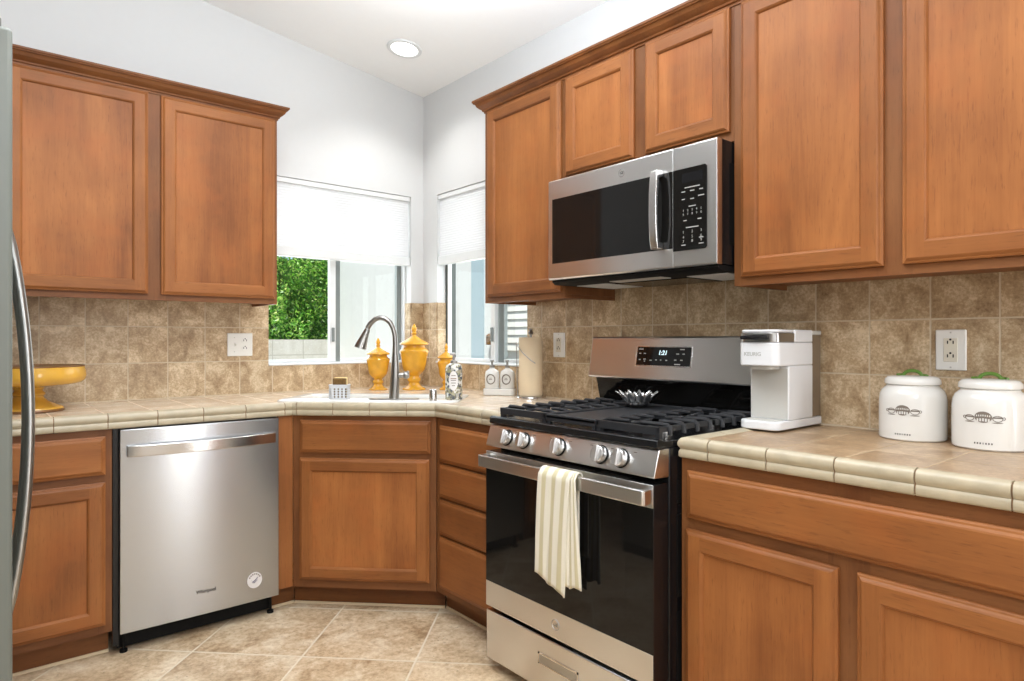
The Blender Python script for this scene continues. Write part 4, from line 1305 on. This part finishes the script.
# ------------------------------------------------------------------ coffee maker
r = thing('coffee_maker', 'slim white single-serve coffee maker on the counter beside the range', 'coffee maker', (-0.014, -2.4035, CT + 0.0066), -90)
r.scale = (1, 1, 0.975)
hw = 0.066
def rounded_front(y_front, y_back, half, rr):
    pts = [(-half, y_back), (-half, y_front + rr)]
    for a in range(1, 7):
        an = R(180 + 90 * a / 6)
        pts.append((-half + rr + rr * math.cos(an), y_front + rr + rr * math.sin(an)))
    for a in range(0, 7):
        an = R(270 + 90 * a / 6)
        pts.append((half - rr + rr * math.cos(an), y_front + rr + rr * math.sin(an)))
    pts.append((half, y_back))
    return pts
MB().prism(rounded_front(-0.300, -0.008, hw, 0.030), 0, 0.027, 'z').build('base_tray', 'white_plastic', r, bevel=0.004, seg=3)
MB().prism([(x, y) for x, y in rounded_front(-0.288, -0.234, hw - 0.014, 0.022)], 0.0272, 0.0288, 'z').build('drip_grid', 'grey_plastic', r)
MB().box(-hw + 0.004, hw, -0.228, -0.071, 0.0275, 0.2005).build('column', 'white_plastic', r, bevel=0.003)
MB().box(-hw + 0.008, hw - 0.004, -0.2300, -0.2283, 0.030, 0.192).build('column_recess', 'grey_plastic', r)
hd = MB().prism(rounded_front(-0.300, -0.071, hw, 0.026), 0.201, 0.275, 'z').build('brew_head', 'white_plastic', r, bevel=0.004, seg=3)
MB().prism(rounded_front(-0.286, -0.232, 0.038, 0.02), 0.190, 0.2008, 'z').build('brew_outlet', 'grey_plastic', r)
lid = MB().prism(rounded_front(-0.299, -0.19, hw - 0.001, 0.026), 0.2755, 0.306, 'z').build('brew_lid', 'steel_dark', r, bevel=0.002)
MB().prism(rounded_front(-0.297, -0.19, hw - 0.003, 0.026), 0.3062, 0.316, 'z').build('lid_top', 'white_plastic', r, bevel=0.004)
MB().tube([(-0.050, -0.303, 0.291), (0.0, -0.310, 0.291), (0.040, -0.303, 0.291)], [0.006, 0.0075, 0.006], 10).build('lid_handle', 'black', lid)
MB().box(-hw, hw, -0.1895, -0.071, 0.2755, 0.316).build('top_housing', 'white_plastic', r, bevel=0.004)
tk = MB().box(-hw + 0.004, hw - 0.002, -0.0705, -0.010, 0.0275, 0.300).build('water_tank', 'tank', r, bevel=0.003)
MB().box(-hw + 0.001, hw - 0.001, -0.0705, -0.008, 0.3002, 0.314).build('tank_lid', 'grey_plastic', r, bevel=0.003)
text('brand_lettering', 'KEURIG', 0.0165, 'print_grey', hd, (-0.014, -0.3004, 0.238), bold=0.0003)

# ------------------------------------------------------------------ canisters
def canister(label, loc, rz, sc=1.0):
    r = thing('ceramic_canister', label, 'canister', (*loc, CT + 0.0005), rz, 'white lidded canisters')
    Rr_ = 0.0845
    body = MB().lathe([(0, 0), (Rr_ - 0.004, 0), (Rr_, 0.004), (Rr_ + 0.0005, 0.06), (Rr_, 0.110), (Rr_ - 0.002, 0.126), (0.0775, 0.139), (0.069, 0.147), (0.066, 0.150), (0.065, 0.154), (0, 0.154)], 56).build('jar', 'white_gloss', r)
    lid = MB().lathe([(0, 0.1545), (0.066, 0.1545), (0.070, 0.157), (0.0705, 0.162), (0.069, 0.170), (0.063, 0.176), (0.05, 0.179), (0, 0.181)], 48).build('lid', 'white_gloss', r)
    arc = [(0.024 * math.cos(R(a)), 0, 0.178 + 0.016 * math.sin(R(a))) for a in range(0, 181, 15)]
    hb = MB().tube(arc, [0.0055] + [0.0050] * 11 + [0.0055], 10)
    hb.tube([(-0.024, 0, 0.1805), (-0.033, 0.006, 0.1805), (-0.039, -0.004, 0.182)], [0.005, 0.005, 0.003], 8)
    hb.tube([(0.024, 0, 0.1805), (0.033, 0.006, 0.1805), (0.039, -0.004, 0.182)], [0.005, 0.005, 0.003], 8)
    hb.build('lid_handle', 'green', lid)
    # printed mark wrapped on the jar: generic oval plaque between two cups, a line of small letters below
    def wr(x, zz, off):
        a = x / Rr_
        return ((Rr_ + off) * math.sin(a), -(Rr_ + off) * math.cos(a), zz)
    def patch(mb, cx, cz_, a_, b_, off, n=20):
        v = [wr(cx, cz_, off)] + [wr(cx + a_ * math.cos(2 * PI * i / n), cz_ + b_ * math.sin(2 * PI * i / n), off) for i in range(n)]
        mb.add(v, [(0, 1 + i, 1 + (i + 1) % n) for i in range(n)])
    def rect(mb, cx, cz_, a_, b_, off):
        mb.add([wr(cx - a_, cz_ - b_, off), wr(cx + a_, cz_ - b_, off), wr(cx + a_, cz_ + b_, off), wr(cx - a_, cz_ + b_, off)], [(0, 1, 2, 3)])
    mk = MB()
    patch(mk, 0, 0.086, 0.0185, 0.0145, 0.0011)
    po = mk.build('oval_mark', 'print_brown', body)
    mk = MB()
    for i in range(5):
        rect(mk, -0.0116 + i * 0.0058, 0.0795 - 0.0006 * abs(i - 2), 0.0019, 0.0038, 0.0018)
    for i in range(7):
        rect(mk, -0.0135 + i * 0.0045, 0.0905 - 0.0004 * abs(i - 3), 0.0011, 0.0022, 0.0018)
    mk.build('oval_lettering', 'white_gloss', po)
    for sx in (-1, 1):
        mk = MB()
        cx = sx * 0.030
        n = 18
        ringo = [wr(cx + 0.0105 * math.cos(2 * PI * i / n), 0.084 + (0.0085 if math.sin(2 * PI * i / n) < 0 else 0.006) * math.sin(2 * PI * i / n), 0.0010) for i in range(n + 1)]
        mk.tube(ringo, 0.0008, 5)
        rect(mk, cx, 0.0855, 0.0095, 0.0016, 0.0012)
        patch(mk, cx, 0.0725, 0.012, 0.0012, 0.0010, 12)
        hc = cx + sx * 0.013
        mk.tube([wr(hc + 0.003 * math.cos(2 * PI * i / 10), 0.084 + 0.0035 * math.sin(2 * PI * i / 10), 0.0010) for i in range(11)], 0.0007, 5)
        mk.build('cup_mark', 'print_brown', body)
    mk = MB()
    for i in range(7):
        rect(mk, -0.018 + i * 0.006, 0.019, 0.0014 if i != 3 else 0.0009, 0.0022, 0.0010)
    mk.build('small_lettering', 'print', body)
    return r
canister('white ceramic canister with green handle lid, beside the coffee maker', (-0.099, -2.764), -88)
canister('white ceramic canister with green handle lid, farther from the coffee maker, below the outlet edge', (-0.118, -2.954), -86)

# ------------------------------------------------------------------ refrigerator
r = thing('refrigerator', 'grey refrigerator edge with long curved steel door handle, seen from its side', 'refrigerator', (-2.185, -1.485, 0), 90)
# local: front faces -y -> world +x ; local x runs along world +y
hw = 0.455
FZ = 1.78
MB().box(-hw, hw, 0.0, 0.68, 0.02, FZ - 0.02).build('cabinet', 'fridge', r, bevel=0.004)
for a, b in ((-hw, -0.003), (0.003, hw)):
    d = MB().box(a, b, -0.066, -0.008, 0.06, FZ).build('door', ['fridge'], r, bevel=0.008, seg=3)
    hx_ = -0.045 if a < -0.1 else 0.045
    n_ = 18
    pts = [(hx_, -0.063, 0.545)] + [(hx_, -0.070 - 0.047 * math.sin(PI * t / n_) ** 0.75, 0.545 + 0.93 * t / n_) for t in range(n_ + 1)] + [(hx_, -0.063, 1.475)]
    MB().tube(pts, 0.011, 14).build('door_handle', 'fridge_edge', d)
MB().box(-hw, hw, -0.05, 0.0, 0.0, 0.055).build('toe_grille', 'black_matte', r)
MB().box(-hw + 0.01, -hw + 0.09, -0.05, 0.06, FZ + 0.0005, FZ + 0.018).box(hw - 0.09, hw - 0.01, -0.05, 0.06, FZ + 0.0005, FZ + 0.018).build('hinge_cover', 'fridge', r, bevel=0.003)

# ------------------------------------------------------------------ recessed light
r = thing('recessed_light', 'round recessed can light glowing in the sloped white ceiling', 'ceiling light', (-0.384, -0.42, cz(-0.384) - 0.0005), 0)
r.rotation_euler = (0, math.atan(0.136), 0)
MB().lathe([(0.072, -0.001), (0.072, -0.006), (0.080, -0.009), (0.092, -0.006), (0.094, 0.0), (0.072, 0.0)], 40).build('trim_ring', 'vinyl', r)
MB().lathe([(0, -0.002), (0.0715, -0.002), (0.0715, -0.0035), (0, -0.0045)], 40).build('lens', 'can_glow', r)

# ------------------------------------------------------------------ outdoors
struct('ground', MB().box(-8, 1.7, 0.16, 16, -0.25, -0.12).box(0.16, 1.7, -6, 0.16, -0.25, -0.12), 'ground')
tag(MB().box(-6, 1.69, 4.8, 4.94, -0.12, 1.202).build('block_wall', 'block'), 'pale concrete block garden wall outside the wide window', 'garden wall')
r = thing('exterior_house', 'white stucco house wall close outside both windows', 'house', (0, 0, 0))
MB().box(1.7, 2.6, -5.0, 4.95, -0.12, 5.0).build('stucco_wall', 'stucco', r)
MB().box(1.63, 1.699, 1.25, 1.345, -0.12, 5.0).build('downspout', 'downspout', r, bevel=0.01)
MB().box(1.68, 1.699, 1.585, 1.775, 0.9, 4.0).build('pale_blue_band', 'blue_band', r)  # pale blue upright strip set against the stucco
sh = MB()
sh.box(1.685, 1.699, 0.2, 1.235, 1.09, 2.3)
for a in range(16):
    z_ = 1.10 + a * 0.072
    sh.prism([(1.662, z_), (1.690, z_), (1.690, z_ + 0.066), (1.678, z_ + 0.066)], 0.2, 1.235, 'y')
sh.build('louvered_shutter', 'siding', r)
r = thing('exterior_lantern', 'small brown lantern fixed to the stucco house outside the corner window', 'lantern', (1.64, 1.43, 1.15))
MB().box(-0.025, 0.025, -0.025, 0.025, 0, 0.08).build('lantern_body', 'lantern', r, bevel=0.006)
MB().lathe([(0.036, 0.081), (0.034, 0.088), (0.012, 0.105), (0, 0.11)], 16).build('lantern_cap', 'lantern', r)
MB().box(0.0255, 0.0595, -0.012, 0.012, 0.02, 0.06).build('lantern_bracket', 'lantern', r)

random.seed(11)
r = thing('hedge', 'tall bright green hedge growing behind the pale block wall', 'hedge', (0, 0, -0.12))
mb = MB()
def htop(x):
    return 2.75 + 0.14 * math.sin(x * 3.1) + 0.1 * math.sin(x * 7.7 + 1)
for k_ in range(17000):
    x = random.uniform(-1.4, 2.5)
    top = htop(x)
    z_ = random.uniform(0.5, top)
    y = 5.26 + random.random() ** 2 * 0.55 + 0.16 * math.sin(x * 5 + z_ * 4) + 0.10 * math.sin(x * 11 - z_ * 7)
    L = random.uniform(0.04, 0.075)
    n = Vector((random.gauss(0, 0.6), -1 + random.gauss(0, 0.5), random.gauss(0.5, 0.6))).normalized()
    u = n.cross(Vector((random.gauss(0, 1), random.gauss(0, 1), random.gauss(0, 1)))).normalized()
    w_ = n.cross(u)
    c = Vector((x, y, z_))
    b = 0.42
    mb.add([c - u * L * 0.5, c - w_ * L * 0.5 * b + n * 0.008, c + u * L * 0.5, c + w_ * L * 0.5 * b + n * 0.008], [(0, 1, 2), (0, 2, 3)])
mb.build('foliage', 'leaf', r, smooth=0, fix=False)
core = MB()
nx = 24
for a in range(nx):
    x = -1.4 + 3.9 * a / nx
    core.box(x, x + 3.9 / nx, 5.75, 6.4, 0.0, htop(x) - 0.12)
core.build('branches', 'core', r, smooth=0)
